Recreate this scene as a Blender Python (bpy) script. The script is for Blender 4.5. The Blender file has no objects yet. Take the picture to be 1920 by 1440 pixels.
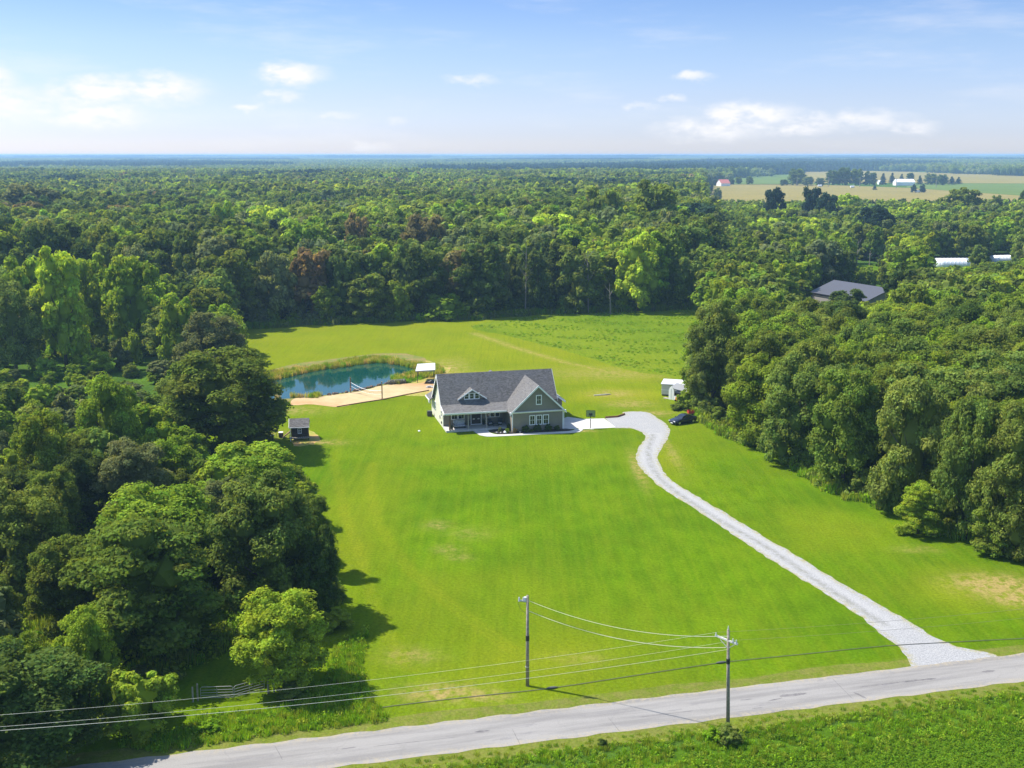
import bpy, bmesh, math, random
import numpy as np
from mathutils import Vector, Matrix
from mathutils.geometry import delaunay_2d_cdt

# ------------------------------------------------------------------ camera, sky, sun, exposure
S = bpy.context.scene
COL = S.collection
F = 2000.0                      # focal length of the photograph in its own pixels (1920 wide)
H = 43.0                        # drone height
P = math.atan(430.0 / F)
cam = bpy.data.cameras.new('camera'); camo = bpy.data.objects.new('camera', cam); COL.objects.link(camo)
cam.sensor_width = 36; cam.lens = F / 1920 * 36; cam.clip_start = 1; cam.clip_end = 40000
camo.location = (0, 0, H); camo.rotation_euler = (math.pi / 2 - P, 0, 0)
S.camera = camo

SUN_EL = math.radians(53); SUN_AZ = math.atan2(-.936, .351)      # azimuth clockwise from +Y
SKY_STRENGTH = 0.15
SUN_STRENGTH = 4.5
S.view_settings.view_transform = 'Standard'; S.view_settings.look = 'None'
S.view_settings.exposure = 0.86; S.view_settings.gamma = 1; S.view_settings.use_curve_mapping = False
S.render.engine = 'CYCLES'
S.cycles.max_bounces = 6; S.cycles.diffuse_bounces = 3; S.cycles.transmission_bounces = 3
S.cycles.volume_bounces = 1; S.cycles.transparent_max_bounces = 8

sun = bpy.data.lights.new('sun', 'SUN'); suno = bpy.data.objects.new('sun', sun); COL.objects.link(suno)
sun.energy = SUN_STRENGTH; sun.angle = math.radians(.5); sun.color = (1, .95, .86)
sd = Vector((math.sin(SUN_AZ) * math.cos(SUN_EL), math.cos(SUN_AZ) * math.cos(SUN_EL), math.sin(SUN_EL)))
suno.rotation_euler = sd.to_track_quat('Z', 'Y').to_euler()

def build_world():
    w = bpy.data.worlds.new('World'); S.world = w; w.use_nodes = True
    nt = w.node_tree; N = nt.nodes; L = nt.links; N.clear()
    def nd(t, **k):
        n = N.new(t)
        for a, b in k.items(): setattr(n, a, b)
        return n
    def mth(op, a, b=None, c=None):
        n = nd('ShaderNodeMath', operation=op)
        for i, v in enumerate((a, b, c)):
            if v is None: continue
            if isinstance(v, (int, float)): n.inputs[i].default_value = v
            else: L.new(v, n.inputs[i])
        return n.outputs[0]
    out = nd('ShaderNodeOutputWorld'); bg = nd('ShaderNodeBackground'); L.new(bg.outputs[0], out.inputs[0])
    sky = nd('ShaderNodeTexSky', sky_type='NISHITA', sun_disc=False)
    sky.sun_elevation = SUN_EL; sky.sun_rotation = SUN_AZ; sky.altitude = 200
    sky.air_density = 1.0; sky.dust_density = .6; sky.ozone_density = 2.0
    bg.inputs[1].default_value = SKY_STRENGTH
    tc = nd('ShaderNodeTexCoord'); sx = nd('ShaderNodeSeparateXYZ'); L.new(tc.outputs['Generated'], sx.inputs[0])
    # clear blue well above the horizon, pale band low down (the same all the way round)
    ramp = nd('ShaderNodeValToRGB'); L.new(sx.outputs[2], ramp.inputs[0])
    e = ramp.color_ramp.elements
    e[0].position = 0.0; e[0].color = SKYG[0][1]
    e[1].position = SKYG[1][0]; e[1].color = SKYG[1][1]
    for p_, c_ in SKYG[2:]:
        q = e.new(p_); q.color = c_
    mul = nd('ShaderNodeMix', data_type='RGBA', blend_type='MULTIPLY'); mul.inputs[0].default_value = 1
    L.new(sky.outputs[0], mul.inputs[6]); L.new(ramp.outputs[0], mul.inputs[7])
    # clouds: low cumulus banks, placed by azimuth and elevation
    az = mth('ARCTAN2', sx.outputs[0], sx.outputs[1]); el = mth('ARCSINE', sx.outputs[2])
    cv = nd('ShaderNodeCombineXYZ'); L.new(az, cv.inputs[0]); L.new(el, cv.inputs[1])
    n1 = nd('ShaderNodeTexNoise'); n1.inputs['Scale'].default_value = 45; n1.inputs['Detail'].default_value = 7; n1.inputs['Roughness'].default_value = .6
    mp = nd('ShaderNodeMapping'); mp.inputs['Scale'].default_value = (1, 2.0, 1); L.new(cv.outputs[0], mp.inputs[0]); L.new(mp.outputs[0], n1.inputs['Vector'])
    n2 = nd('ShaderNodeTexNoise'); n2.inputs['Scale'].default_value = 9; n2.inputs['Detail'].default_value = 5
    L.new(mp.outputs[0], n2.inputs['Vector'])
    # warp coordinates
    sub = nd('ShaderNodeVectorMath', operation='SUBTRACT'); L.new(n1.outputs['Color'], sub.inputs[0]); sub.inputs[1].default_value = (.5, .5, .5)
    scl = nd('ShaderNodeVectorMath', operation='MULTIPLY'); L.new(sub.outputs[0], scl.inputs[0]); scl.inputs[1].default_value = (.034, .017, 0)
    wv = nd('ShaderNodeVectorMath', operation='ADD'); L.new(cv.outputs[0], wv.inputs[0]); L.new(scl.outputs[0], wv.inputs[1])
    acc = None
    for (px, py, rx, ry, k) in CLOUDS:
        a0 = math.atan((px - 960) / F); e0 = math.atan((290 - py) / F)
        s1 = nd('ShaderNodeVectorMath', operation='SUBTRACT'); L.new(wv.outputs[0], s1.inputs[0]); s1.inputs[1].default_value = (a0, e0, 0)
        s2 = nd('ShaderNodeVectorMath', operation='MULTIPLY'); L.new(s1.outputs[0], s2.inputs[0]); s2.inputs[1].default_value = (F / rx, F / ry, 0)
        ln = nd('ShaderNodeVectorMath', operation='LENGTH'); L.new(s2.outputs[0], ln.inputs[0])
        mr = nd('ShaderNodeMapRange', interpolation_type='SMOOTHSTEP'); L.new(ln.outputs['Value'], mr.inputs[0])
        mr.inputs[1].default_value = 1.35; mr.inputs[2].default_value = .1; mr.inputs[3].default_value = 0; mr.inputs[4].default_value = k
        acc = mr.outputs[0] if acc is None else mth('MAXIMUM', acc, mr.outputs[0])
    # general thin cirrus everywhere
    n3 = nd('ShaderNodeTexNoise'); n3.inputs['Scale'].default_value = 3.0; n3.inputs['Detail'].default_value = 8; n3.inputs['Roughness'].default_value = .62
    mp3 = nd('ShaderNodeMapping'); mp3.inputs['Scale'].default_value = (1.6, 9, 1); mp3.inputs['Rotation'].default_value = (0, 0, .12)
    L.new(cv.outputs[0], mp3.inputs[0]); L.new(mp3.outputs[0], n3.inputs['Vector'])
    cir = nd('ShaderNodeMapRange', interpolation_type='SMOOTHSTEP'); L.new(n3.outputs[0], cir.inputs[0])
    cir.inputs[1].default_value = .48; cir.inputs[2].default_value = .75; cir.inputs[4].default_value = .28
    fb = nd('ShaderNodeMapRange'); L.new(n1.outputs['Fac'], fb.inputs[0]); fb.inputs[1].default_value = .36; fb.inputs[2].default_value = .6; fb.inputs[3].default_value = .3; fb.inputs[4].default_value = 1.15
    cm = mth('MULTIPLY', acc, fb.outputs[0]); cm = mth('MAXIMUM', cm, cir.outputs[0])
    cm = mth('MINIMUM', cm, .97)
    mix = nd('ShaderNodeMix', data_type='RGBA'); L.new(cm, mix.inputs[0]); L.new(mul.outputs[2], mix.inputs[6])
    mix.inputs[7].default_value = CLOUD_COL
    L.new(mix.outputs[2], bg.inputs[0])
SKYG = [(0, (.58, .61, .84, 1)), (.018, (.475, .52, .77, 1)), (.05, (.45, .475, .665, 1)), (.095, (.425, .46, .60, 1)), (.145, (.33, .40, .565, 1)), (.35, (.75, .84, .93, 1)), (.8, (1, 1, 1, 1))]
CLOUD_COL = (3.8, 3.78, 3.88, 1)
CLOUDS = [  # centre px, radii px, opacity
    (30, 208, 95, 38, 1.0), (20, 170, 44, 32, 1.0), (110, 210, 80, 24, .8), (210, 184, 90, 26, 1.1), (320, 180, 85, 28, 1.2), (255, 172, 40, 18, .7),
    (200, 224, 100, 24, 1.1), (5, 246, 22, 10, .7), (562, 150, 66, 20, 1.1), (540, 188, 44, 15, .8), (485, 208, 30, 9, .7),
    (640, 222, 45, 9, .5), (750, 228, 24, 9, .4), (890, 158, 48, 10, .6), (1285, 154, 38, 10, .75), (1255, 192, 28, 9, .6),
    (1195, 206, 34, 8, .55), (1395, 226, 100, 28, 1.1), (1330, 244, 110, 24, .8), (1480, 236, 85, 20, 1.0), (1600, 232, 90, 18, .7),
    (1690, 245, 42, 15, .75), (700, 275, 50, 12, .4), (-160, 190, 90, 30, .8), (2100, 215, 110, 26, .8), (-420, 160, 130, 24, .7), (2500, 180, 150, 30, .7),
    (4200, 170, 240, 40, .7), (5200, 120, 300, 40, .6), (-1600, 150, 260, 40, .7), (-2700, 170, 280, 45, .7)]
build_world()

# ------------------------------------------------------------------ helpers
cosP, sinP = math.cos(P), math.sin(P)
def G(x, y, z=0.0):
    """ground point seen at a photograph pixel"""
    u = x - 960; v = y - 720
    k = (H - z) / (F * sinP + v * cosP)
    return (u * k, (F * cosP - v * sinP) * k)
def proj(X, Y, Zz):
    zc = Y * cosP + (H - Zz) * sinP
    return 960 + F * X / zc, 720 + F * ((H - Zz) * cosP - Y * sinP) / zc
def ZC(Y): return Y * cosP + H * sinP
def height_at(py, Y):
    v = py - 720
    return H - Y * (F * sinP + v * cosP) / (F * cosP - v * sinP)

MATS = {}
def mat(name, color, rough=.7, metal=0, noise=None, bump=None, spec=None, trans=None, extra=None):
    """plain principled with optional fine colour noise (scale, amount) and bump (scale, strength)"""
    if name in MATS: return MATS[name]
    m = bpy.data.materials.new(name); m.use_nodes = True; nt = m.node_tree; b = nt.nodes['Principled BSDF']
    b.inputs['Base Color'].default_value = (*color, 1); b.inputs['Roughness'].default_value = rough; b.inputs['Metallic'].default_value = metal
    if spec is not None: b.inputs['Specular IOR Level'].default_value = spec
    tc = nt.nodes.new('ShaderNodeTexCoord')
    if noise:
        n = nt.nodes.new('ShaderNodeTexNoise'); n.inputs['Scale'].default_value = noise[0]; n.inputs['Detail'].default_value = 5
        nt.links.new(tc.outputs['Object'], n.inputs['Vector'])
        mr = nt.nodes.new('ShaderNodeMapRange'); nt.links.new(n.outputs[0], mr.inputs[0]); mr.inputs[1].default_value = .3; mr.inputs[2].default_value = .7
        mr.inputs[3].default_value = 1 - noise[1]; mr.inputs[4].default_value = 1 + noise[1]
        mx = nt.nodes.new('ShaderNodeVectorMath'); mx.operation = 'SCALE'; mx.inputs[0].default_value = color; nt.links.new(mr.outputs[0], mx.inputs['Scale'])
        nt.links.new(mx.outputs[0], b.inputs['Base Color'])
    if bump:
        n = nt.nodes.new('ShaderNodeTexNoise'); n.inputs['Scale'].default_value = bump[0]; n.inputs['Detail'].default_value = 4
        nt.links.new(tc.outputs['Object'], n.inputs['Vector'])
        bp = nt.nodes.new('ShaderNodeBump'); bp.inputs['Strength'].default_value = bump[1]; bp.inputs['Distance'].default_value = .05
        nt.links.new(n.outputs[0], bp.inputs['Height']); nt.links.new(bp.outputs[0], b.inputs['Normal'])
    MATS[name] = m
    return m

class NT:
    """small node-graph writer"""
    def __init__(s, name):
        s.m = bpy.data.materials.new(name); s.m.use_nodes = True; s.nt = s.m.node_tree
        s.b = s.nt.nodes['Principled BSDF']; s.tc = s.nt.nodes.new('ShaderNodeTexCoord'); MATS[name] = s.m
        s.b.inputs['Roughness'].default_value = .9; s.b.inputs['Specular IOR Level'].default_value = .2
    def link(s, a, b): s.nt.links.new(a, b)
    def put(s, v, sock):
        if isinstance(v, (int, float)): sock.default_value = v
        elif isinstance(v, tuple): sock.default_value = (*v, 1) if len(v) == 3 and sock.type == 'RGBA' else v
        else: s.link(v, sock)
    def math(s, op, a, b=0, c=0):
        n = s.nt.nodes.new('ShaderNodeMath'); n.operation = op
        s.put(a, n.inputs[0]); s.put(b, n.inputs[1]); s.put(c, n.inputs[2]); return n.outputs[0]
    def mapping(s, scale=(1, 1, 1), rot=0, loc=(0, 0, 0), src=None):
        n = s.nt.nodes.new('ShaderNodeMapping'); n.inputs['Scale'].default_value = scale; n.inputs['Rotation'].default_value = (0, 0, rot); n.inputs['Location'].default_value = loc
        s.link(src or s.tc.outputs['Object'], n.inputs[0]); return n.outputs[0]
    def noise(s, scale, detail=4, rough=.55, vec=None, dist=0):
        n = s.nt.nodes.new('ShaderNodeTexNoise'); n.inputs['Scale'].default_value = scale; n.inputs['Detail'].default_value = detail; n.inputs['Roughness'].default_value = rough
        n.inputs['Distortion'].default_value = dist
        s.link(vec or s.tc.outputs['Object'], n.inputs['Vector']); return n.outputs[0]
    def rng(s, v, a, b, c=0., d=1., smooth=True):
        n = s.nt.nodes.new('ShaderNodeMapRange'); n.interpolation_type = 'SMOOTHSTEP' if smooth else 'LINEAR'
        s.put(v, n.inputs[0])
        for i, q in enumerate((a, b, c, d)): n.inputs[i + 1].default_value = q
        return n.outputs[0]
    def mix(s, f, a, b, mode='MIX'):
        n = s.nt.nodes.new('ShaderNodeMix'); n.data_type = 'RGBA'; n.blend_type = mode
        s.put(f, n.inputs[0]); s.put(a, n.inputs[6]); s.put(b, n.inputs[7]); return n.outputs[2]
    def attr(s, name, typ='GEOMETRY'):
        n = s.nt.nodes.new('ShaderNodeAttribute'); n.attribute_name = name; n.attribute_type = typ; return n
    def color(s, c): s.put(c, s.b.inputs['Base Color'])
    def bump(s, h, strength=.5, dist=.05):
        n = s.nt.nodes.new('ShaderNodeBump'); n.inputs['Strength'].default_value = strength; n.inputs['Distance'].default_value = dist
        s.link(h, n.inputs['Height']); s.link(n.outputs[0], s.b.inputs['Normal'])

class MB:
    def __init__(s): s.v = []; s.f = []
    def add(s, vs, fs):
        o = len(s.v); s.v += [tuple(a) for a in vs]; s.f += [tuple(i + o for i in f) for f in fs]; return s
    def box(s, x0, x1, y0, y1, z0, z1):
        return s.add([(x0, y0, z0), (x1, y0, z0), (x1, y1, z0), (x0, y1, z0), (x0, y0, z1), (x1, y0, z1), (x1, y1, z1), (x0, y1, z1)],
                     [(0, 3, 2, 1), (4, 5, 6, 7), (0, 1, 5, 4), (1, 2, 6, 5), (2, 3, 7, 6), (3, 0, 4, 7)])
    def cbox(s, cx, cy, cz, sx, sy, sz): return s.box(cx - sx / 2, cx + sx / 2, cy - sy / 2, cy + sy / 2, cz - sz / 2, cz + sz / 2)
    def prism(s, poly, ext):
        n = len(poly); e = Vector(ext); a = [Vector(p) for p in poly]
        vs = a + [p + e for p in a]
        fs = [tuple(range(n))[::-1], tuple(range(n, 2 * n))] + [(i, (i + 1) % n, n + (i + 1) % n, n + i) for i in range(n)]
        return s.add(vs, fs)
    def tube(s, pts, rad, n=8, cap=True):
        pts = [Vector(p) for p in pts]
        if not hasattr(rad, '__len__'): rad = [rad] * len(pts)
        rings = []; prev = None
        for i, p in enumerate(pts):
            d = (pts[min(i + 1, len(pts) - 1)] - pts[max(i - 1, 0)]).normalized()
            a = (prev - d * prev.dot(d)) if prev else (Vector((1, 0, 0)) if abs(d.x) < .8 else Vector((0, 1, 0))); a = (a - d * a.dot(d)).normalized(); prev = a
            b = d.cross(a)
            rings.append([p + (a * math.cos(2 * math.pi * k / n) + b * math.sin(2 * math.pi * k / n)) * rad[i] for k in range(n)])
        vs = [q for r in rings for q in r]; fs = []
        for i in range(len(rings) - 1):
            for k in range(n): fs.append((i * n + k, i * n + (k + 1) % n, (i + 1) * n + (k + 1) % n, (i + 1) * n + k))
        if cap: fs.append(tuple(range(n))[::-1]); fs.append(tuple((len(rings) - 1) * n + k for k in range(n)))
        return s.add(vs, fs)
    def loft(s, secs, cap=True):
        n = len(secs[0]); vs = [q for r in secs for q in r]; fs = []
        for i in range(len(secs) - 1):
            for k in range(n): fs.append((i * n + k, i * n + (k + 1) % n, (i + 1) * n + (k + 1) % n, (i + 1) * n + k))
        if cap: fs.append(tuple(range(n))[::-1]); fs.append(tuple((len(secs) - 1) * n + k for k in range(n)))
        return s.add(vs, fs)
    def ball(s, c, r, rng=None, n=8, m=5, jit=0):
        vs = [(c[0], c[1], c[2] - r[2])]
        for j in range(1, m):
            t = math.pi * j / m
            for k in range(n):
                a = 2 * math.pi * k / n; q = 1 + (rng.uniform(-jit, jit) if rng else 0)
                vs.append((c[0] + r[0] * math.sin(t) * math.cos(a) * q, c[1] + r[1] * math.sin(t) * math.sin(a) * q, c[2] - r[2] * math.cos(t) * q))
        vs.append((c[0], c[1], c[2] + r[2])); fs = []
        for k in range(n): fs.append((0, 1 + (k + 1) % n, 1 + k))
        for j in range(m - 2):
            for k in range(n): a = 1 + j * n; fs.append((a + k, a + (k + 1) % n, a + n + (k + 1) % n, a + n + k))
        e = 1 + (m - 2) * n
        for k in range(n): fs.append((e + k, e + (k + 1) % n, e + n))
        return s.add(vs, fs)
    def mesh(s, name, m, smooth=False):
        me = bpy.data.meshes.new(name); me.from_pydata(s.v, [], s.f); me.materials.append(m)
        bm = bmesh.new(); bm.from_mesh(me); bmesh.ops.recalc_face_normals(bm, faces=bm.faces); bm.to_mesh(me); bm.free()
        if smooth: me.polygons.foreach_set('use_smooth', [True] * len(me.polygons))
        return me
    def build(s, name, m, parent=None, smooth=False, loc=(0, 0, 0), rz=0, bevel=0):
        o = bpy.data.objects.new(name, s.mesh(name, m, smooth)); COL.objects.link(o); o.location = loc; o.rotation_euler = (0, 0, rz)
        if parent: o.parent = parent
        if bevel:
            b = o.modifiers.new('bevel', 'BEVEL'); b.width = bevel; b.segments = 1; b.limit_method = 'ANGLE'
        return o
def tag(o, label=None, cat=None, group=None, kind=None):
    if label: o['label'] = label
    if cat: o['category'] = cat
    if group: o['group'] = group
    if kind: o['kind'] = kind
    return o
def thing(name, label, cat, loc, rz=0, group=None):
    o = bpy.data.objects.new(name, None); COL.objects.link(o); o.location = loc; o.rotation_euler = (0, 0, rz); o.empty_display_size = .5
    return tag(o, label, cat, group)
def inst(name, me, parent=None, loc=(0, 0, 0), rz=0, scale=(1, 1, 1)):
    o = bpy.data.objects.new(name, me); COL.objects.link(o); o.location = loc; o.rotation_euler = (0, 0, rz); o.scale = scale
    if parent: o.parent = parent
    return o

ORD = [w + ' from left' for w in 'second third fourth fifth sixth seventh eighth ninth tenth eleventh twelfth thirteenth fourteenth fifteenth sixteenth seventeenth eighteenth nineteenth twentieth twenty-first twenty-second twenty-third twenty-fourth twenty-fifth twenty-sixth twenty-seventh twenty-eighth twenty-ninth thirtieth thirty-first thirty-second thirty-third thirty-fourth'.split()]
ORD = ['leftmost'] + ORD
def inpoly(x, y, poly):
    x = np.asarray(x, float); y = np.asarray(y, float); r = np.zeros(x.shape, bool); n = len(poly); j = n - 1
    for i in range(n):
        xi, yi = poly[i]; xj, yj = poly[j]
        c = ((yi > y) != (yj > y)) & (x < (xj - xi) * (y - yi) / ((yj - yi) if yj != yi else 1e-9) + xi)
        r ^= c; j = i
    return r
def segdist(x, y, line):
    x = np.asarray(x, float); y = np.asarray(y, float); d = np.full(x.shape, 1e9)
    for (ax, ay), (bx, by) in zip(line[:-1], line[1:]):
        L2 = (bx - ax) ** 2 + (by - ay) ** 2 + 1e-9
        t = np.clip(((x - ax) * (bx - ax) + (y - ay) * (by - ay)) / L2, 0, 1)
        d = np.minimum(d, np.hypot(x - ax - t * (bx - ax), y - ay - t * (by - ay)))
    return d
def smooth_line(pts, step, closed=False):
    """Catmull-Rom through points, resampled"""
    p = [np.array(q, float) for q in pts]; n = len(p); out = []
    rngi = range(n) if closed else range(n - 1)
    for i in rngi:
        if closed: a, b, c, d = p[i - 1], p[i], p[(i + 1) % n], p[(i + 2) % n]
        else: a, b, c, d = p[max(i - 1, 0)], p[i], p[i + 1], p[min(i + 2, n - 1)]
        m = max(1, int(np.linalg.norm(c - b) / step))
        for k in range(m):
            t = k / m
            out.append(tuple(.5 * (2 * b + (c - a) * t + (2 * a - 5 * b + 4 * c - d) * t * t + (3 * b - a - 3 * c + d) * t ** 3)))
    if not closed: out.append(tuple(p[-1]))
    return out
def jitter_line(pts, amp, seed):
    r = random.Random(seed); return [(x + r.uniform(-amp, amp), y + r.uniform(-amp, amp)) for x, y in pts]

def sheet(name, poly, z, spacing, m, attrs=None, kind='structure', parent=None, zf=None):
    """flat sheet of ground with a fine triangulation so masks can be stored on its vertices"""
    xs = [q[0] for q in poly]; ys = [q[1] for q in poly]
    pts = [Vector(q[:2]) for q in poly]
    if spacing:
        gx, gy = np.meshgrid(np.arange(min(xs), max(xs), spacing), np.arange(min(ys), max(ys), spacing))
        gx = gx.ravel(); gy = gy.ravel()
        ok = inpoly(gx, gy, poly) & (segdist(gx, gy, list(poly) + [poly[0]]) > spacing * .35)
        pts += [Vector((a, b)) for a, b in zip(gx[ok], gy[ok])]
    r = delaunay_2d_cdt(pts, [], [list(range(len(poly)))], 1, 1e-5)
    vs = np.array([(a.x, a.y, z) for a in r[0]])
    if zf is not None: vs[:, 2] += zf(vs[:, 0], vs[:, 1])
    me = bpy.data.meshes.new(name); me.from_pydata([tuple(a) for a in vs], [], [tuple(f) for f in r[2]]); me.materials.append(m)
    me.update()
    # all faces up
    bm = bmesh.new(); bm.from_mesh(me)
    for f in bm.faces:
        if f.normal.z < 0: f.normal_flip()
    bm.to_mesh(me); bm.free()
    for k, fn in (attrs or {}).items():
        a = me.attributes.new(k, 'FLOAT', 'POINT'); a.data.foreach_set('value', np.asarray(fn(vs[:, 0], vs[:, 1]), np.float32))
    o = bpy.data.objects.new(name, me); COL.objects.link(o)
    if parent: o.parent = parent
    if kind: o['kind'] = kind
    return o
def blobs(lst):
    """sum of soft spots; each (px, py, radius x m, radius y m, strength)"""
    w = [(*G(a, b), c, d, e) for a, b, c, d, e in lst]
    def fn(x, y):
        v = np.zeros_like(x)
        for cx, cy, rx, ry, s in w: v = np.maximum(v, s * np.exp(-(((x - cx) / rx) ** 2 + ((y - cy) / ry) ** 2)))
        return v
    return fn

# ------------------------------------------------------------------ ground materials
def grass_material(name, c1, c2, cdry, cyel, patch=14., fine=1.0, tracks=True, bump=.6, spot=.5, spotc=None):
    n = NT(name); n.b.inputs['Specular IOR Level'].default_value = 0
    big = n.rng(n.noise(1 / patch, 3), .35, .65)
    med = n.noise(.45, 4, .6, n.mapping((1, .55, 1), .3))
    fin = n.noise(3.2 * fine, 4, .7)
    col = n.mix(big, c1, c2)
    col = n.mix(n.rng(med, .35, .7, 0, .6), col, tuple(a * .78 for a in c2))
    y = n.attr('yel').outputs['Fac']
    yv = n.math('ADD', y, n.math('MULTIPLY', n.math('SUBTRACT', n.noise(.09, 4), .5), .7))
    col = n.mix(n.rng(yv, 0, 1, 0, 1, False), col, cyel)
    if tracks:
        mw = n.noise(1.0, 3, .6, n.mapping((1.15, .045, 1), .10)); col = n.mix(n.rng(mw, .35, .68, 0, .13), col, tuple(a * 1.15 for a in cyel))
        mw2 = n.noise(1.0, 3, .6, n.mapping((1.7, .07, 1), -.75)); col = n.mix(n.rng(mw2, .45, .7, 0, .16), col, tuple(a * .72 for a in c2))
    sc0 = n.rng(n.noise(1.1, 6, .75), .66, .74, 0, .35); col = n.mix(sc0, col, cdry)
    d = n.attr('dry').outputs['Fac']
    dn = n.math('MULTIPLY', n.rng(n.noise(.9, 6, .7), .38, .6, .05, 1.), 1.25)
    col = n.mix(n.math('MINIMUM', n.math('MULTIPLY', d, dn), 1), col, cdry)
    if spotc:
        col = n.mix(n.rng(n.noise(.55, 5, .65), .5, .68, 0, spot), col, spotc)
    f2 = n.rng(fin, .25, .75, .7, 1.3, False)
    vm = n.nt.nodes.new('ShaderNodeVectorMath'); vm.operation = 'SCALE'; n.link(col, vm.inputs[0]); n.link(f2, vm.inputs['Scale'])
    n.color(vm.outputs[0]); n.bump(n.noise(2.2 * fine, 5, .7), bump, .25)
    return n.m
GR1 = (0.0965, 0.1784, 0.0036); GR2 = (0.0710, 0.1438, 0.0036); DRY = (0.2912, 0.2275, 0.0774); YEL = (0.1956, 0.2111, 0.0100)
M_lawn = grass_material('mown_grass', GR1, GR2, DRY, YEL)
M_meadow = grass_material('meadow_grass', (0.1138, 0.1820, 0.0091), (0.0910, 0.1547, 0.0073), (.24, .22, .06), (.18, .22, .012), 9, .6, bump=.8, spot=.5, spotc=(.07, .135, .010))
M_floor = grass_material('woodland_floor', (.075, .15, .015), (.045, .09, .014), (.14, .11, .05), (.12, .19, .015), 10, .7, bump=1.)
M_verge = grass_material('verge_grass', (.13, .17, .018), (.10, .15, .014), (.2, .17, .06), (.15, .18, .02), 5, 1.2)
M_hay = grass_material('hay_field', (0.2639, 0.2138, 0.0683), (0.2275, 0.1911, 0.0637), (0.2457, 0.2002, 0.0728), (0.2184, 0.1911, 0.0546), 60, .1, bump=.1)
M_field = grass_material('green_field', (.12, .175, .04), (.10, .15, .035), (.24, .24, .10), (.2, .24, .08), 80, .1, bump=.1)
M_crop = grass_material('soybean_field_soil', (.075, .15, .010), (.06, .125, .008), (.10, .10, .03), (.09, .15, .012), 5, 1.)

def gravel():
    n = NT('grey_gravel')
    tr = n.attr('track').outputs['Fac']
    sp = n.noise(6.5, 5, .75); sp2 = n.noise(.5, 4, .6); vs = n.noise(9, 2, .8)
    col = n.mix(n.rng(sp, .3, .7), (0.2275, 0.2275, 0.2275), (0.4095, 0.4050, 0.4004))
    col = n.mix(n.rng(sp2, .5, .75, 0, .3), col, (.42, .40, .37))
    col = n.mix(n.math('MULTIPLY', n.attr('wheel').outputs['Fac'], .5), col, (.40, .392, .38))
    col = n.mix(n.math('MULTIPLY', tr, n.rng(n.noise(1.1, 5, .7), .38, .6, .1, 1)), col, (.19, .185, .15))
    dz = n.attr('edge').outputs['Fac']
    col = n.mix(n.math('MULTIPLY', dz, n.rng(n.noise(1.6, 4, .7), .42, .58)), col, (.30, .27, .12))
    f2 = n.rng(vs, .25, .75, .7, 1.25, False)
    vm = n.nt.nodes.new('ShaderNodeVectorMath'); vm.operation = 'SCALE'; n.link(col, vm.inputs[0]); n.link(f2, vm.inputs['Scale'])
    n.color(vm.outputs[0]); n.bump(sp, .8, .06); return n.m
M_gravel = gravel()
ROAD_ANG = math.atan2(G(1920, 1225)[1] - G(150, 1435)[1], G(1920, 1225)[0] - G(150, 1435)[0])
def asphalt():
    n = NT('old_chip_seal_road')
    v = n.mapping((1, 1, 1), -ROAD_ANG)
    v2 = n.nt.nodes.new('ShaderNodeMapping'); n.link(v, v2.inputs[0]); v2.inputs['Scale'].default_value = (.09, 1.1, 1)
    st = n.noise(1, 5, .6, v2.outputs[0])
    col = n.mix(n.rng(st, .38, .66), (0.2730, 0.2593, 0.2412), (0.2048, 0.1938, 0.1820))
    v3 = n.nt.nodes.new('ShaderNodeMapping'); n.link(v, v3.inputs[0]); v3.inputs['Scale'].default_value = (.16, .9, 1); v3.inputs['Location'].default_value = (3, 7, 0)
    pt = n.noise(1.3, 6, .7, v3.outputs[0], .4)
    col = n.mix(n.rng(pt, .59, .63, 0, .7), col, (.20, .19, .185))
    vo = n.nt.nodes.new('ShaderNodeTexVoronoi'); vo.feature = 'DISTANCE_TO_EDGE'; vo.inputs['Scale'].default_value = .11
    wn = n.nt.nodes.new('ShaderNodeTexNoise'); wn.inputs['Scale'].default_value = .8; n.link(v, wn.inputs['Vector'])
    ad = n.nt.nodes.new('ShaderNodeVectorMath'); ad.operation = 'MULTIPLY_ADD'; n.link(wn.outputs['Color'], ad.inputs[0]); ad.inputs[1].default_value = (1.5, 1.5, 0); n.link(v, ad.inputs[2])
    n.link(ad.outputs[0], vo.inputs['Vector'])
    ck = n.rng(vo.outputs['Distance'], .0, .008, .22, 0)
    col = n.mix(ck, col, (.17, .16, .15))
    e = n.attr('edge').outputs['Fac']
    col = n.mix(n.math('MULTIPLY', e, n.rng(n.noise(2.5, 5, .7), .4, .6)), col, (.34, .29, .2))
    f2 = n.rng(n.noise(11, 3, .8), .25, .75, .86, 1.13, False)
    vm = n.nt.nodes.new('ShaderNodeVectorMath'); vm.operation = 'SCALE'; n.link(col, vm.inputs[0]); n.link(f2, vm.inputs['Scale'])
    n.color(vm.outputs[0]); n.bump(n.noise(9, 3), .3, .02); return n.m
M_road = asphalt()
def concrete():
    n = NT('pale_concrete'); c = n.mix(n.rng(n.noise(.7, 5), .35, .7), (0.5460, 0.5232, 0.4823), (0.4732, 0.4550, 0.4186)); n.color(c); return n.m
M_conc = concrete()
def sand():
    n = NT('court_sand'); c = n.mix(n.rng(n.noise(.5, 6, .65), .35, .68), (0.5005, 0.3776, 0.2048), (0.4277, 0.3185, 0.1593))
    c = n.mix(n.math('MULTIPLY', n.attr('dirt').outputs['Fac'], n.rng(n.noise(.8, 5, .7), .3, .6, .4, 1)), c, (.40, .21, .085)); n.color(c)
    n.bump(n.noise(3, 4), .5, .1); return n.m
M_sand = sand()
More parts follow.
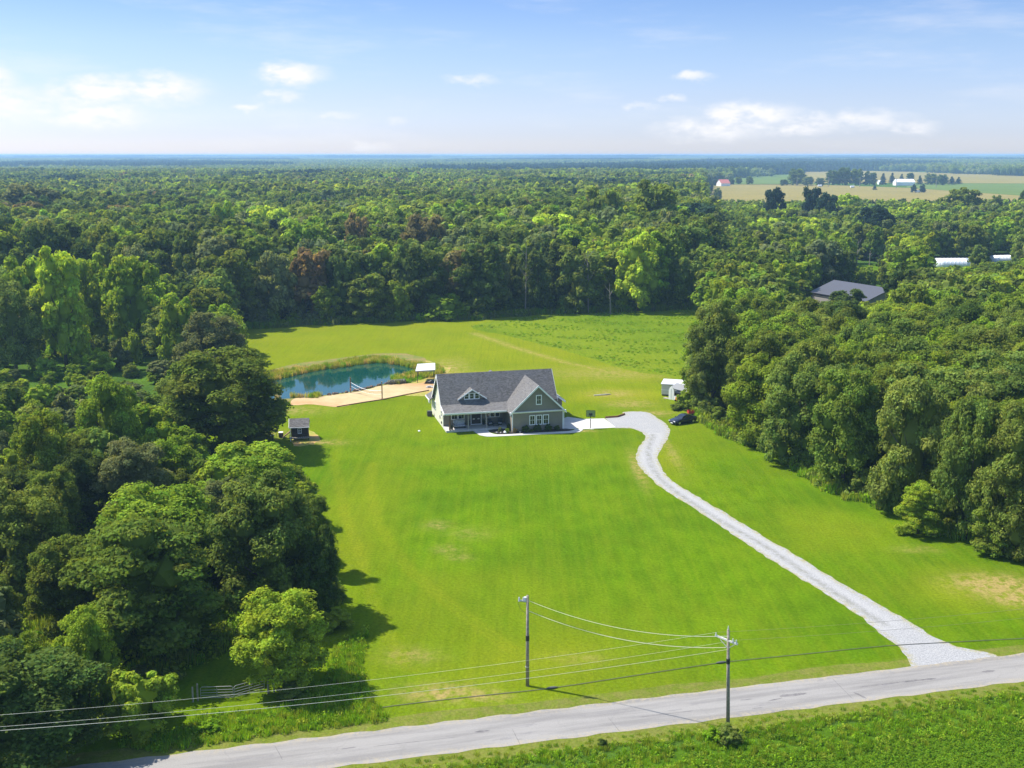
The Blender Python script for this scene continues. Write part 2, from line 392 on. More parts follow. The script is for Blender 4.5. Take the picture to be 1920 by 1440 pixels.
def dirt():
    n = NT('orange_dirt'); c = n.mix(n.rng(n.noise(.45, 6, .7), .35, .6), (.42, .25, .09), (.24, .26, .03))
    c = n.mix(n.rng(n.noise(1.3, 4, .7), .5, .7, 0, .7), c, (.5, .36, .17)); n.color(c); n.bump(n.noise(2, 4), .5, .15); return n.m
M_dirt = dirt()
def water():
    n = NT('pond_water'); n.b.inputs['Base Color'].default_value = (.004, .050, .040, 1); n.b.inputs['Roughness'].default_value = .035; n.b.inputs['IOR'].default_value = 1.33
    n.b.inputs['Specular IOR Level'].default_value = .5
    v = n.mapping((1.2, .35, 1)); n.bump(n.noise(1.4, 3, .6, v), .06, .05); return n.m
M_water = water()

# ------------------------------------------------------------------ the ground
VL = [(455, 616), (590, 607), (770, 600), (880, 598), (1000, 588), (1180, 582), (1330, 577), (1310, 620), (1300, 680), (1300, 740), (1320, 785), (1390, 820), (1480, 862), (1560, 907),
      (1640, 945), (1700, 962), (1800, 1000), (1920, 1035)]
FARX = 15000
def ground_mesh():
    # one sheet to the horizon with gentle far rises
    ys = np.concatenate([np.linspace(-200, 1000, 9), np.geomspace(1300, 14500, 22)]); xs = np.concatenate([-np.geomspace(14500, 300, 14), np.geomspace(300, 14500, 14)])
    vs = [(x, y, 0) for y in ys for x in xs]; nx = len(xs)
    fs = [(j * nx + i, j * nx + i + 1, (j + 1) * nx + i + 1, (j + 1) * nx + i) for j in range(len(ys) - 1) for i in range(nx - 1)]
    me = bpy.data.meshes.new('ground'); me.from_pydata(vs, [], fs); me.materials.append(M_floor)
    o = bpy.data.objects.new('ground', me); COL.objects.link(o); o['kind'] = 'structure'
ground_mesh()

rdA, rdB = G(150, 1435), G(1920, 1225); rd = Vector((rdB[0] - rdA[0], rdB[1] - rdA[1])).normalized(); rn = Vector((-rd.y, rd.x))
ROADW = (Vector(rdA) - Vector(G(1300, 1355))).dot(rn)
def RP(s, t):                      # s metres along the road from its upper left corner in the photo, t metres across (0 = house side, negative towards camera)
    q = Vector(rdA) + rd * s + rn * t; return (q.x, q.y)
def RS(px, py):
    q = Vector(G(px, py)) - Vector(rdA); return q.dot(rd), q.dot(rn)

lawn_px = VL + [(2000, 1060)]
lawn = [G(*q) for q in lawn_px] + [(95, 108), RP(128, .8), RP(100, .8)]
lawn += [RP(s, .6 + .2 * math.sin(s)) for s in range(96, 1, -3)]
lawn += [RP(-18, .6), G(-60, 1330), G(150, 1290), G(330, 1250), G(400, 1180), G(380, 1000), G(420, 880), G(380, 820), G(330, 760), G(300, 700), G(330, 640), G(380, 610)]
lawn = jitter_line(smooth_line(lawn, 4, True), .25, 3)

yel0 = blobs([(640, 640, 60, 22, .55), (1080, 660, 40, 25, .75), (1150, 740, 14, 10, .95), (700, 800, 30, 12, .35), (1000, 1250, 18, 10, .5), (620, 1050, 6, 40, .45), (880, 1180, 14, 14, .4),
              (820, 700, 20, 8, .9), (1190, 700, 14, 12, .7), (1850, 1110, 9, 6, .6), (1560, 1000, 8, 10, .35), (950, 850, 40, 7, .25), (1240, 860, 5, 12, .6), (480, 700, 12, 30, .4), (1000, 640, 22, 10, .7)])
dry0 = blobs([(1870, 1098, 3.8, 2.6, 1.5), (1905, 1120, 3, 2, 1.2), (1800, 1085, 2, .9, .6), (830, 1300, 3.2, 1.4, .95), (905, 1305, 2, 1, .9), (840, 1030, 1.6, 1.2, .45), (880, 1000, 2.5, 2, .3), (770, 1230, 2.4, 1.5, .5),
              (1150, 738, 4, 3, .7), (1180, 757, 4, 3, .65), (1120, 742, 2, .5, 1), (1230, 775, 3, 2, .7), (820, 700, 6, 3, .9), (840, 688, 4, 8, .6), (1090, 1235, 2.4, 1, .35), (1720, 1030, 2.5, 1, .4),
              (1196, 880, .8, 8, .75), (1260, 850, .8, 9, .5), (1050, 790, 5, 1.0, .2), (600, 830, 4, 1.4, .75), (540, 770, 6, 3, .6), (505, 815, 4, 3, .5), (820, 985, 1.5, 1.5, .5),
              (1095, 808, 2.0, .6, .9), (860, 1045, 1.4, 1.0, .4), (960, 700, 14, 3, .45), (1150, 700, 14, 6, .5), (830, 690, 5, 5, .8)])
tracks = [[G(*q) for q in l] for l in (
    [(693, 868), (690, 920), (705, 985), (760, 1070), (830, 1130), (950, 1220)], [(703, 868), (700, 920), (716, 985), (772, 1066), (843, 1126), (965, 1215)],
    [(640, 800), (622, 860), (640, 960), (672, 1050), (700, 1150), (760, 1260)], [(648, 800), (631, 860), (650, 958), (683, 1048), (712, 1148), (775, 1258)],
    [(890, 625), (960, 650), (1060, 680), (1180, 705)], [(560, 1000), (590, 1100), (650, 1200)])]
def yelf(x, y):
    base = np.clip((y - 140) / 70, 0, 1) * .62 + .02
    v = np.maximum(base, yel0(x, y))
    for t in tracks: v = np.maximum(v, v + .24 * np.exp(-(segdist(x, y, t) / .32) ** 2))
    return v
def dryf(x, y):
    s, t = (x - rdA[0]) * rd.x + (y - rdA[1]) * rd.y, (x - rdA[0]) * rn.x + (y - rdA[1]) * rn.y
    v = dry0(x, y)
    v = np.maximum(v, .35 * np.exp(-((t - .6) / .7) ** 2))
    for t_ in tracks[4:5]: v = np.maximum(v, .55 * np.exp(-(segdist(x, y, t_) / 1.2) ** 2))
    return v
sheet('lawn', lawn, .004, .62, M_lawn, {'yel': yelf, 'dry': dryf})

meadow = [G(*q) for q in [(885, 612), (1000, 592), (1180, 585), (1345, 579), (1340, 640), (1330, 720), (1240, 703), (1180, 695), (1080, 664), (960, 632)]]
sheet('meadow', jitter_line(smooth_line(meadow, 2.5, True), .35, 5), .008, 2.5, M_meadow, {'yel': lambda x, y: .3 + .25 * np.sin(x * .11 + y * .05), 'dry': lambda x, y: 0 * x})

road_poly = [RP(s, 0 + .09 * math.sin(s * 1.7) + .05 * math.sin(s * 4.1)) for s in np.arange(-90, 150, 1.1)] + [RP(s, -ROADW + .08 * math.sin(s * 1.3 + 2) + .05 * math.sin(s * 3.7)) for s in np.arange(150, -90, -1.1)]
def redge(x, y):
    t = (x - rdA[0]) * rn.x + (y - rdA[1]) * rn.y
    return np.exp(-(t / .35) ** 2) + np.exp(-((t + ROADW) / .35) ** 2)
verge = [RP(s, 1.5) for s in np.arange(-90, 151, 4)] + [RP(s, -ROADW - 1.9) for s in np.arange(150, -91, -4)]
sheet('grass_verge', jitter_line(verge, .3, 8), .009, 1.6, M_verge, {'yel': lambda x, y: .3 + 0 * x, 'dry': lambda x, y: .35 + 0 * x})
sheet('road', road_poly, .016, .6, M_road, {'edge': redge})

dl = [G(*q) for q in [(1712, 1262), (1700, 1232), (1684, 1213), (1649, 1187), (1616, 1158), (1558, 1119), (1494, 1081), (1429, 1039), (1371, 1000), (1300, 953), (1240, 914), (1213, 890), (1198, 872), (1193, 855), (1200, 836), (1211, 820), (1203, 811), (1182, 803), (1152, 802.5)]]
dr = [G(*q) for q in [(1133, 784.5), (1156, 781), (1172, 778), (1167, 773), (1210, 772), (1232, 783), (1247, 794), (1256, 808), (1251, 824), (1238, 843), (1233, 860), (1241, 878), (1262, 902), (1340, 950), (1423, 1000), (1494, 1042), (1558, 1081), (1623, 1119), (1687, 1155), (1752, 1194), (1795, 1212), (1868, 1227), (1885, 1240)]]
dl = smooth_line(dl, .9); dr = smooth_line(dr, .9)
drive = jitter_line(dl, .14, 1) + jitter_line(dr, .14, 2)
cl = [G(*q) for q in [(1225, 815), (1216, 850), (1228, 885), (1262, 918), (1340, 970), (1440, 1028), (1560, 1108), (1660, 1172)]]
cl = smooth_line(cl, 1.5)
sheet('gravel_driveway', drive, .014, .5, M_gravel, {'track': lambda x, y: .9 * np.exp(-(segdist(x, y, cl) / .30) ** 2) , 'wheel': lambda x, y: np.exp(-((segdist(x, y, cl) - .95) / .33) ** 2), 'edge': lambda x, y: np.exp(-(np.minimum(segdist(x, y, dl), segdist(x, y, dr)) / .45) ** 2)})

M_tar = mat('dark_asphalt_patch', (.15, .14, .135), .9, noise=(3, .35))
def road_patch(px0, px1, w, seed, name='asphalt_patch'):
    a, b = Vector(G(*px0)), Vector(G(*px1)); n = max(4, int((b - a).length / .35)); d = (b - a).normalized(); m_ = Vector((-d.y, d.x)); r = random.Random(seed)
    up_ = [a.lerp(b, k / n) + m_ * w * r.uniform(.25, .6) * (1 if 0 < k < n else .2) + d * 0 for k in range(n + 1)]; lo_ = [a.lerp(b, k / n) - m_ * w * r.uniform(.25, .6) * (1 if 0 < k < n else .2) for k in range(n, -1, -1)]
    sheet(name, [tuple(q) for q in up_ + lo_], .020, 0, M_tar)
for k, (p_, q_, w_) in enumerate([((1462, 1306), (1512, 1300), .42), ((1440, 1315), (1466, 1309), .16), ((1612, 1289), (1690, 1279), .12), ((1690, 1279), (1755, 1272), .3), ((1840, 1260), (1865, 1257.5), .34), ((1388, 1313), (1412, 1311), .12), ((1410, 1329), (1430, 1327), .1),
       ((890, 1373), (918, 1370), .4), ((1600, 1298), (1625, 1310), .25), ((640, 1405), (668, 1401), .16), ((1200, 1345), (1300, 1333), .07), ((700, 1400), (860, 1382), .06)]): road_patch(p_, q_, w_, k)
for k, (p_, q_) in enumerate([((960, 1366), (976, 1398)), ((1140, 1345), (1163, 1373)), ((515, 1398), (530, 1425)), ((1560, 1272), (1600, 1312))]): road_patch(p_, q_, .05, 50 + k, 'road_crack')
# pond, banks and volleyball sand
water_px = [(470, 735), (500, 716), (543, 704), (591, 694), (638, 688), (678, 682), (717, 679), (757, 685), (785, 692), (790, 700), (764, 706), (737, 712), (727, 718.5), (708, 723), (678, 731), (638, 737), (599, 742), (569, 745.5), (520, 748), (475, 745)]
pond = smooth_line([G(*q) for q in water_px], 1.5, True)
bank_px = [(455, 742), (480, 706), (520, 690), (560, 681), (618, 674), (660, 668), (698, 664), (730, 662), (760, 663), (785, 668), (812, 680), (830, 694), (818, 704), (806, 716), (770, 720), (727, 724), (678, 735), (638, 741), (600, 746), (553, 752), (500, 754)]
bank = jitter_line(smooth_line([G(*q) for q in bank_px], 1.5, True), .3, 4)
def bankmat():
    n = NT('pond_bank'); c = n.mix(n.rng(n.noise(.5, 6, .7), .4, .62), (.22, .17, .05), (.12, .16, .02)); n.color(c); n.bump(n.noise(2, 4), .7, .2); return n.m
sheet('pond_bank', bank, .010, 3, bankmat())
sheet('pond', pond, .014, 0, M_water)
sand_px = [(553, 747), (599, 744), (638, 739), (678, 733), (708, 725), (727, 721.5), (757, 719), (790, 719), (812, 717), (820, 720), (812, 731), (780, 736.5), (717, 749.3), (680, 755), (638, 763), (626, 763.5), (600, 760), (575, 758), (548, 760)]
sandp = smooth_line([G(*q) for q in sand_px], 1.2, True)
dirtf = blobs([(790, 716, 5, 5, 1), (560, 757, 7, 3, .8), (812, 725, 4, 3, .7), (600, 762, 8, 1.6, .8)])
sheet('bare_dirt_bank', jitter_line(smooth_line([G(*q) for q in [(740, 722), (790, 712), (805, 700), (797, 688), (800, 676), (822, 684), (845, 690), (838, 700), (850, 706), (830, 716), (828, 740), (760, 742), (735, 730)]], 1.2, True), .4, 9), .017, 0, M_dirt)
sheet('sand_court', jitter_line(sandp, .12, 6), .021, 1.2, M_sand, {'dirt': dirtf})
sheet('bare_dirt_patch', jitter_line(smooth_line([G(*q) for q in [(548, 808), (575, 806), (597, 816), (600, 826), (580, 834), (552, 836)]], .8, True), .2, 12), .012, 0, M_dirt)

# far fields on the right
def quad_field(name, px, z, m): sheet(name, [G(*q) for q in px], z, 0, m)
FIELD_PX = [(1322, 347), (1350, 334), (1480, 328), (1500, 323), (1600, 320.5), (1700, 322), (1920, 330), (2060, 333), (2060, 404), (1500, 402), (1310, 398)]
quad_field('hay_field', [(1318, 430), (1322, 346), (1500, 345), (1700, 352), (2080, 378), (2080, 430)], .02, M_hay)
quad_field('green_field', [(1322, 346), (1345, 333), (1480, 327), (1482, 346)], .02, M_field)
quad_field('far_hay_field', [(1484, 344), (1490, 322), (1600, 320), (1700, 322), (2080, 334), (2080, 345), (1700, 343)], .025, M_hay)
quad_field('far_green_field', [(1700, 351.5), (1700, 343.5), (2080, 345.5), (2080, 377)], .025, M_field)
quad_field('green_clearing', [(1590, 495), (1800, 494), (1860, 512), (1600, 515)], .012, M_lawn)

# crop field towards the camera
crop = [RP(s, -ROADW - (4.2 if s < 40 else 3.4 - .01 * s)) for s in np.arange(-60, 151, 5)] + [(110, 40), (-70, 20)]
sheet('soybean_field', crop, .012, 0, M_crop)

# ------------------------------------------------------------------ materials for built things
M_white = mat('white_trim_paint', (.88, .87, .85), .5)
M_sage = mat('sage_lap_siding', (.235, .205, .158), .7, noise=(1.2, .06))
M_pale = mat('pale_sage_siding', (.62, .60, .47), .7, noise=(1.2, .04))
def siding(m, period=.18):
    nt = m.node_tree; b = nt.nodes['Principled BSDF']; tc = [n for n in nt.nodes if n.type == 'TEX_COORD'][0]
    w = nt.nodes.new('ShaderNodeTexWave'); w.wave_type = 'BANDS'; w.bands_direction = 'Z'; w.wave_profile = 'SAW'; w.inputs['Scale'].default_value = 1 / (period * 3.18)
    nt.links.new(tc.outputs['Object'], w.inputs['Vector']); bp = nt.nodes.new('ShaderNodeBump'); bp.inputs['Strength'].default_value = .25; bp.inputs['Distance'].default_value = .01
    nt.links.new(w.outputs['Fac'], bp.inputs['Height']); nt.links.new(bp.outputs[0], b.inputs['Normal'])
siding(M_sage); siding(M_pale)
def shingles():
    n = NT('charcoal_asphalt_shingles')
    vo = n.nt.nodes.new('ShaderNodeTexVoronoi'); vo.inputs['Scale'].default_value = 3.6; v = n.mapping((1, 2.2, 2.2)); n.link(v, vo.inputs['Vector'])
    sp = n.nt.nodes.new('ShaderNodeSeparateColor'); n.link(vo.outputs['Color'], sp.inputs[0])
    c = n.mix(sp.outputs[0], (.088, .082, .077), (.178, .170, .163)); c = n.mix(n.rng(n.noise(.4, 4), .4, .7, 0, .35), c, (.13, .13, .135))
    n.color(c); n.bump(vo.outputs['Distance'], .5, .03); n.b.inputs['Roughness'].default_value = .85; return n.m
M_roof = shingles()
M_glass = mat('dark_window_glass', (.015, .02, .025), .06, spec=.8)
M_black = mat('black_metal', (.02, .02, .022), .45)
M_wood = mat('brown_stained_wood', (.16, .085, .045), .7, noise=(3, .25))
M_greywood = mat('weathered_grey_wood', (.30, .27, .23), .85, noise=(4, .25))
M_cushion = mat('grey_outdoor_cushion', (.42, .42, .46), .9, noise=(5, .25), bump=(6, .6))
M_wicker = mat('dark_wicker', (.035, .038, .04), .7, noise=(8, .4))
M_mulch = mat('dark_mulch', (.035, .026, .022), .95, noise=(4, .5), bump=(5, 1))
M_stone = mat('pale_grey_stone', (.48, .46, .42), .85, noise=(3, .2))
M_rock = mat('brown_bank_rock', (.14, .09, .06), .9, noise=(2, .5), bump=(3, .8))
M_steel = mat('galvanized_steel', (.55, .56, .57), .35, .7)
M_tan = mat('tan_siding', (.66, .61, .53), .6)
M_dkbrown = mat('dark_brown_boards', (.05, .038, .032), .85, noise=(4, .3))
M_red = mat('red_paint', (.42, .03, .025), .45)
M_tyre = mat('black_rubber', (.02, .02, .02), .8)
M_metalroof = mat('charcoal_metal_roof', (.085, .082, .088), .45, .2)
M_pole = mat('weathered_pole_wood', (.26, .225, .18), .85, noise=(6, .3))
M_alu = mat('bright_aluminium_cable', (.52, .52, .42), .4, .2)
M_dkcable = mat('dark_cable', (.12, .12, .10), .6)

# ------------------------------------------------------------------ the house
P0 = G(837.5, 811.4); HR = math.radians(14)
house = thing('house', 'sage green house with charcoal shingle roof, dormer and covered front porch', 'house', (P0[0], P0[1], 0), HR)
def HW(x, y): return (P0[0] + x * math.cos(HR) - y * math.sin(HR), P0[1] + x * math.sin(HR) + y * math.cos(HR))
def HL(wx, wy):
    dx, dy = wx - P0[0], wy - P0[1]; return (dx * math.cos(HR) + dy * math.sin(HR), -dx * math.sin(HR) + dy * math.cos(HR))
MB().prism([(0, 3, 0), (0, 10.9, 0), (0, 10.9, 3.55), (0, 6.4, 7.95), (0, 3, 3.95)], (18.6, 0, 0)).build('wall', M_sage, house)
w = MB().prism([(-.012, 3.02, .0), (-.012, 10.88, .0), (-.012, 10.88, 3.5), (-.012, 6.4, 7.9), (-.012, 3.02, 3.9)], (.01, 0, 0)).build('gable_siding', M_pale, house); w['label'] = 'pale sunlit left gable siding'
MB().prism([(10.1, -2.3, 0), (18.5, -2.3, 0), (18.5, -2.3, 3.3), (14.3, -2.3, 7.3), (10.1, -2.3, 3.3)], (0, 5.25, 0)).build('wall', M_sage, house)
MB().box(-.05, 10.05, 0, 2.99, 0, .3).build('porch_slab', M_conc, house)
# roof
r = MB()
T = .16
def slope(mb, a, b, c, d, t=T):        # quad sheet of thickness t, offset down
    A, B, C_, D = (Vector(q) for q in (a, b, c, d)); nn = (B - A).cross(D - A).normalized()
    if nn.z < 0: nn = -nn
    mb.prism([A, B, C_, D], -nn * t)
slope(r, (-.4, 6.4, 8.2), (19.0, 6.4, 8.2), (19.0, 2.7, 3.85), (-.4, 2.7, 3.85))
slope(r, (-.4, 6.42, 8.2), (19.0, 6.42, 8.2), (19.0, 11.4, 3.35), (-.4, 11.4, 3.35))
slope(r, (-.4, 2.72, 3.87), (10.5, 2.72, 3.87), (10.5, -.42, 3.24), (-.4, -.42, 3.24))
r.build('roof', M_roof, house)
r = MB()      # cross gable
yb = 6.2
slope(r, (14.3, -2.65, 7.5), (14.3, yb, 7.5), (9.65, yb - 3.9, 3.1), (9.65, -2.65, 3.1))
slope(r, (14.3, -2.65, 7.5), (14.3, yb, 7.5), (18.95, yb - 3.9, 3.1), (18.95, -2.65, 3.1))
r.build('cross_gable_roof', M_roof, house)
d = MB()      # dormer: gabled box on the front slope
dx0, dx1, dc = 2.95, 6.6, 4.775
d.prism([(dx0, 3.25, 4.0), (dx1, 3.25, 4.0), (dx1, 3.25, 4.75), (dc, 3.25, 6.0), (dx0, 3.25, 4.75)], (0, 2.2, 0))
dorm = d.build('dormer', M_sage, house)
r = MB()
slope(r, (dc, 2.85, 6.2), (dc, 5.2, 6.2), (dx0 - .55, 3.55, 4.62), (dx0 - .55, 2.85, 4.62), .12)
slope(r, (dc, 2.85, 6.2), (dc, 5.2, 6.2), (dx1 + .55, 3.55, 4.62), (dx1 + .55, 2.85, 4.62), .12)
r.build('dormer_roof', M_roof, dorm)
tr = MB()
def rake(mb, a, b, h=.34, t=.05, n=(0, -1, 0)):    # fascia board between two points, thickness outwards
    A, B = Vector(a), Vector(b); mb.prism([A, B, B - Vector((0, 0, h)), A - Vector((0, 0, h))], Vector(n) * t)
for s in (-1, 1): rake(tr, (dc, 2.84, 6.2), (dc + s * 2.38, 2.84, 4.62), .2)
tr.build('fascia', M_white, dorm)
for a in (((-.41, 6.4, 8.18), (-.41, 2.7, 3.82)), ((-.41, 2.7, 3.82), (-.41, -.42, 3.2)), ((-.41, 6.4, 8.18), (-.41, 11.4, 3.33))):
    q = MB(); rake(q, *a, n=(-1, 0, 0)); q.build('rake_board', M_white, house)
for a in (((19.01, 6.4, 8.18), (19.01, 2.7, 3.82)), ((19.01, 6.4, 8.18), (19.01, 11.4, 3.33))):
    q = MB(); rake(q, *a, n=(1, 0, 0)); q.build('rake_board', M_white, house)
for s in (-1, 1):
    q = MB(); rake(q, (14.3, -2.66, 7.48), (14.3 + s * 4.65, -2.66, 3.08)); q.build('rake_board', M_white, house)
MB().box(-.4, 9.7, -.5, -.43, 3.0, 3.22).build('gutter', M_white, house)
MB().box(9.66, 18.94, -2.36, -2.315, 3.02, 3.28).build('trim_band', M_white, house)
MB().box(9.7, 18.9, -2.62, -2.37, 3.2, 3.28).build('gable_soffit', M_white, house)
for x in (10.1, 18.42): MB().box(x - .03, x + .11, -2.36, -2.315, 0, 3.0).build('corner_board', M_white, house)
MB().tube([(18.72, -2.4, 3.1), (18.6, -2.38, 2.8), (18.6, -2.38, .1)], .05).build('downspout', M_white, house)
MB().box(-.035, .05, 2.93, 2.995, .3, 3.7).build('corner_board', M_white, house)
# main beam and columns of the porch
MB().box(-.1, 10.0, .1, .3, 2.75, 3.02).build('porch_beam', M_white, house)
MB().box(.45, .70, .1, .35, .3, 2.75).build('column', M_wood, house)
for x in (3.55, 6.5): MB().box(x - .1, x + .1, .12, .32, .3, 2.75).build('column', M_greywood, house)

def window(parent, x0, x1, z0, z1, y, cols=2, rows=2, fw=.12, axis='y', sgn=-1, name='window'):
    """white framed window with muntins; outer face looks along sgn*axis"""
    f = MB(); g = MB()
    def bx(mb, a0, a1, d0, d1, c0, c1):
        d0, d1 = sorted((y + sgn * d0, y + sgn * d1))
        if axis == 'y': mb.box(a0, a1, d0, d1, c0, c1)
        else: mb.box(d0, d1, a0, a1, c0, c1)
    bx(f, x0, x0 + fw, .005, .08, z0, z1); bx(f, x1 - fw, x1, .005, .08, z0, z1)
    bx(f, x0 + fw, x1 - fw, .005, .08, z0, z0 + fw); bx(f, x0 + fw, x1 - fw, .005, .08, z1 - fw, z1)
    for c in range(1, cols):
        m_ = x0 + (x1 - x0) * c / cols; bx(f, m_ - .018, m_ + .018, .03, .055, z0 + fw, z1 - fw)
    for c in range(1, rows):
        m_ = z0 + (z1 - z0) * c / rows; bx(f, x0 + fw, x1 - fw, .03, .058 + .002 * c, m_ - .022, m_ + .022)
    o = f.build(name, M_white, parent)
    bx(g, x0 + fw - .02, x1 - fw + .02, .008, .024, z0 + fw - .02, z1 - fw + .02)
    g.build('pane', M_glass, o); return o
for x in (12.9, 14.02, 15.14): window(house, x, x + .98, 1.0, 2.62, -2.3, 2, 2, .13)
window(house, 13.98, 14.92, 4.25, 5.85, -2.3, 2, 2, .14)
for x in (3.5, 4.35, 5.2): window(dorm, x, x + .84, 4.45, 5.5, 3.25, 1, 2, .12)
for x in (1.3, 2.42): window(house, x, x + 1.08, 1.3, 2.85, 3.0, 2, 2, .12)
for x in (6.9, 7.72, 8.54): window(house, x, x + .8, 1.35, 2.85, 3.0, 1, 1, .1)
window(house, 3.75, 4.6, 1.5, 2.7, -.012, 1, 2, .1, axis='x')
window(house, 9.4, 10.3, 1.6, 2.9, -.012, 1, 2, .1, axis='x')
dr_ = MB()
dr_.box(4.5, 4.62, 2.9, 2.99, .3, 2.75); dr_.box(6.18, 6.3, 2.9, 2.99, .3, 2.75); dr_.box(4.62, 6.18, 2.9, 2.99, 2.62, 2.75); dr_.box(4.62, 6.18, 2.9, 2.99, .3, .4)
door = dr_.build('front_door', M_white, house); door['label'] = 'dark double front door in a white frame'
for x in (4.63, 5.41): 
    q = MB().box(x, x + .76, 2.94, 2.985, .4, 2.62).build('door_leaf', M_dkbrown, door)
    MB().box(x + .2, x + .56, 2.92, 2.935, 1.15, 1.32).build('mail_slot', M_steel, door)
# right mudroom bump-out and left rear bump-out
MB().prism([(18.61, 4.2, 0), (18.61, 10.2, 0), (18.61, 10.2, 4.2), (18.61, 4.2, 4.2)], (.02, 0, 0)).build('wall', M_sage, house)
MB().prism([(18.64, 4.4, 0), (20.3, 4.4, 0), (20.3, 4.4, 3.2), (18.64, 4.4, 4.3)], (0, 5.4, 0)).build('mudroom_wall', M_sage, house)
r = MB(); slope(r, (18.66, 4.05, 4.62), (20.75, 4.05, 3.2), (20.75, 10.1, 3.2), (18.66, 10.1, 4.62)); r.build('mudroom_roof', M_roof, house)
q = MB(); rake(q, (19.05, 4.04, 4.35), (20.78, 4.04, 3.18)); q.build('rake_board', M_white, house)
MB().box(20.76, 20.82, 4.05, 10.1, 2.98, 3.18).build('gutter', M_white, house)
MB().box(-.01, 5.0, 10.92, 13.8, 0, 2.95).build('rear_wing_wall', M_pale, house)
r = MB(); slope(r, (2.2, 11.2, 5.0), (2.2, 14.1, 5.0), (-.95, 14.1, 3.1), (-.95, 10.3, 3.1)); slope(r, (2.22, 11.2, 5.0), (2.22, 14.1, 5.0), (5.4, 14.1, 3.1), (5.4, 11.42, 3.1)); r.build('rear_wing_roof', M_roof, house)
MB().box(-1.02, -.96, 10.3, 14.1, 2.9, 3.1).build('gutter', M_white, house)
# rear gable whose tip shows over the ridge
r = MB(); slope(r, (10.2, 8.0, 7.05), (10.2, 13.5, 7.05), (6.2, 13.5, 4.0), (6.2, 10.4, 4.0)); slope(r, (10.2, 8.0, 7.05), (10.2, 13.5, 7.05), (14.2, 13.5, 4.0), (14.2, 10.4, 4.0)); r.build('rear_gable_roof', M_roof, house)
MB().prism([(6.6, 10.92, 0), (13.8, 10.92, 0), (13.8, 10.92, 3.9), (10.2, 10.92, 6.7), (6.6, 10.92, 3.9)], (0, 2.1, 0)).build('wall', M_sage, house)
MB().box(18.51, 18.56, -1.7, 1.3, 0, 2.4).build('garage_door', M_white, house)

# paving round the house
def local_sheet(name, pts, z, m, step=.5, sp=0):
    return sheet(name, smooth_line([HW(*p) for p in pts], step, True) if step else [HW(*p) for p in pts], z, sp, m)
# walkway: from the porch forward, round a corner, along the bed to the driveway
wk = [(4.3, -.02), (6.6, -.02), (6.65, -1.8), (7.2, -2.9), (8.5, -3.3), (14, -3.6), (19.0, -3.8), (19.9, -3.5), (20.4, -2.7), (21.6, -3.0), (20.9, -4.3), (19.6, -4.95), (14, -4.65), (7, -4.2), (5.5, -3.8), (4.7, -2.7)]
MBW = [HW(*p) for p in wk]
def slab(name, pts, z0, z1, m, label=None, kind='structure'):
    o = MB().prism([(x, y, z0) for x, y in pts], (0, 0, z1 - z0)).build(name, m)
    if kind: o['kind'] = kind
    if label: o['label'] = label
    return o
slab('concrete_walkway', [HW(*p) for p in wk[:2]] + smooth_line([HW(*p) for p in wk[2:]], .5), -.05, .06, M_conc)
conc_px = [(1133, 785), (1155, 802), (1112, 804.2), (1090, 805.2), (1084, 802.4)]
cpoly = [G(*q) for q in conc_px] + [HW(20.6, -2.6), HW(18.62, -2.6), HW(18.62, 4.35), HW(20.35, 4.35), HW(21.6, 5.2), G(1092, 786)]
slab('concrete_driveway_apron', cpoly, -.05, .045, M_conc)
slab('garden_bed', smooth_line([HW(*p) for p in [(6.9, -.4), (7.4, -2.4), (8.6, -3.1), (14, -3.45), (18.9, -3.62), (19.8, -3.2), (19.3, -2.7), (18, -2.34), (10.2, -2.34), (9.9, -.3)]], .4, True), -.05, .12, M_mulch)

# ------------------------------------------------------------------ around the house
# porch sofa under a grey throw
c = HW(2.35, 1.45)
t = thing('porch_sofa', 'grey cushioned porch sofa with dark base at left end of the porch', 'sofa', (*c, .3), HR)
MB().box(-.95, .95, -.42, .42, .05, .32).build('frame', M_wicker, t, bevel=.02)
MB().box(-.9, .9, -.45, .35, .32, .5).build('seat_cushion', M_cushion, t, bevel=.05)
MB().prism([(-.95, .1, .4), (-.95, .45, .4), (-.95, .5, 1.2), (-.95, .3, 1.22)], (1.9, 0, 0)).build('back_cushion', M_cushion, t, bevel=.05)
for x in (-.98, .88): MB().box(x, x + .1, -.42, .42, .3, .75).build('armrest', M_wicker, t, bevel=.02)
def porch_chair(lx, ly, rz, label):
    t = thing('porch_chair', label, 'chair', (*HW(lx, ly), .3), HR + rz, 'dark wicker chairs on the porch')
    MB().box(-.38, .38, -.36, .38, .04, .3).build('base', M_wicker, t); MB().box(-.3, .3, -.38, .28, .3, .44).build('seat_cushion', M_cushion, t, bevel=.04)
    MB().prism([(-.38, .26, .3), (-.38, .4, .3), (-.38, .5, .98), (-.38, .38, 1.0)], (.76, 0, 0)).build('backrest', M_wicker, t)
    for x in (-.4, .3): MB().box(x, x + .1, -.36, .36, .3, .62).build('armrest', M_wicker, t)
porch_chair(7.45, 1.9, .2, 'dark wicker armchair under the triple window, nearer the front door')
porch_chair(9.1, 1.8, -.25, 'dark wicker armchair under the triple window, beside the garage wall')
t = thing('porch_table', 'low dark table between the two wicker armchairs on the porch', 'table', (*HW(8.25, 1.2), .3), HR)
MB().box(-.45, .45, -.3, .3, .36, .41).build('tabletop', M_wicker, t)
for sx in (-.4, .36):
    for sy in (-.26, .22): MB().box(sx, sx + .05, sy, sy + .05, 0, .36).build('leg', M_wicker, t)

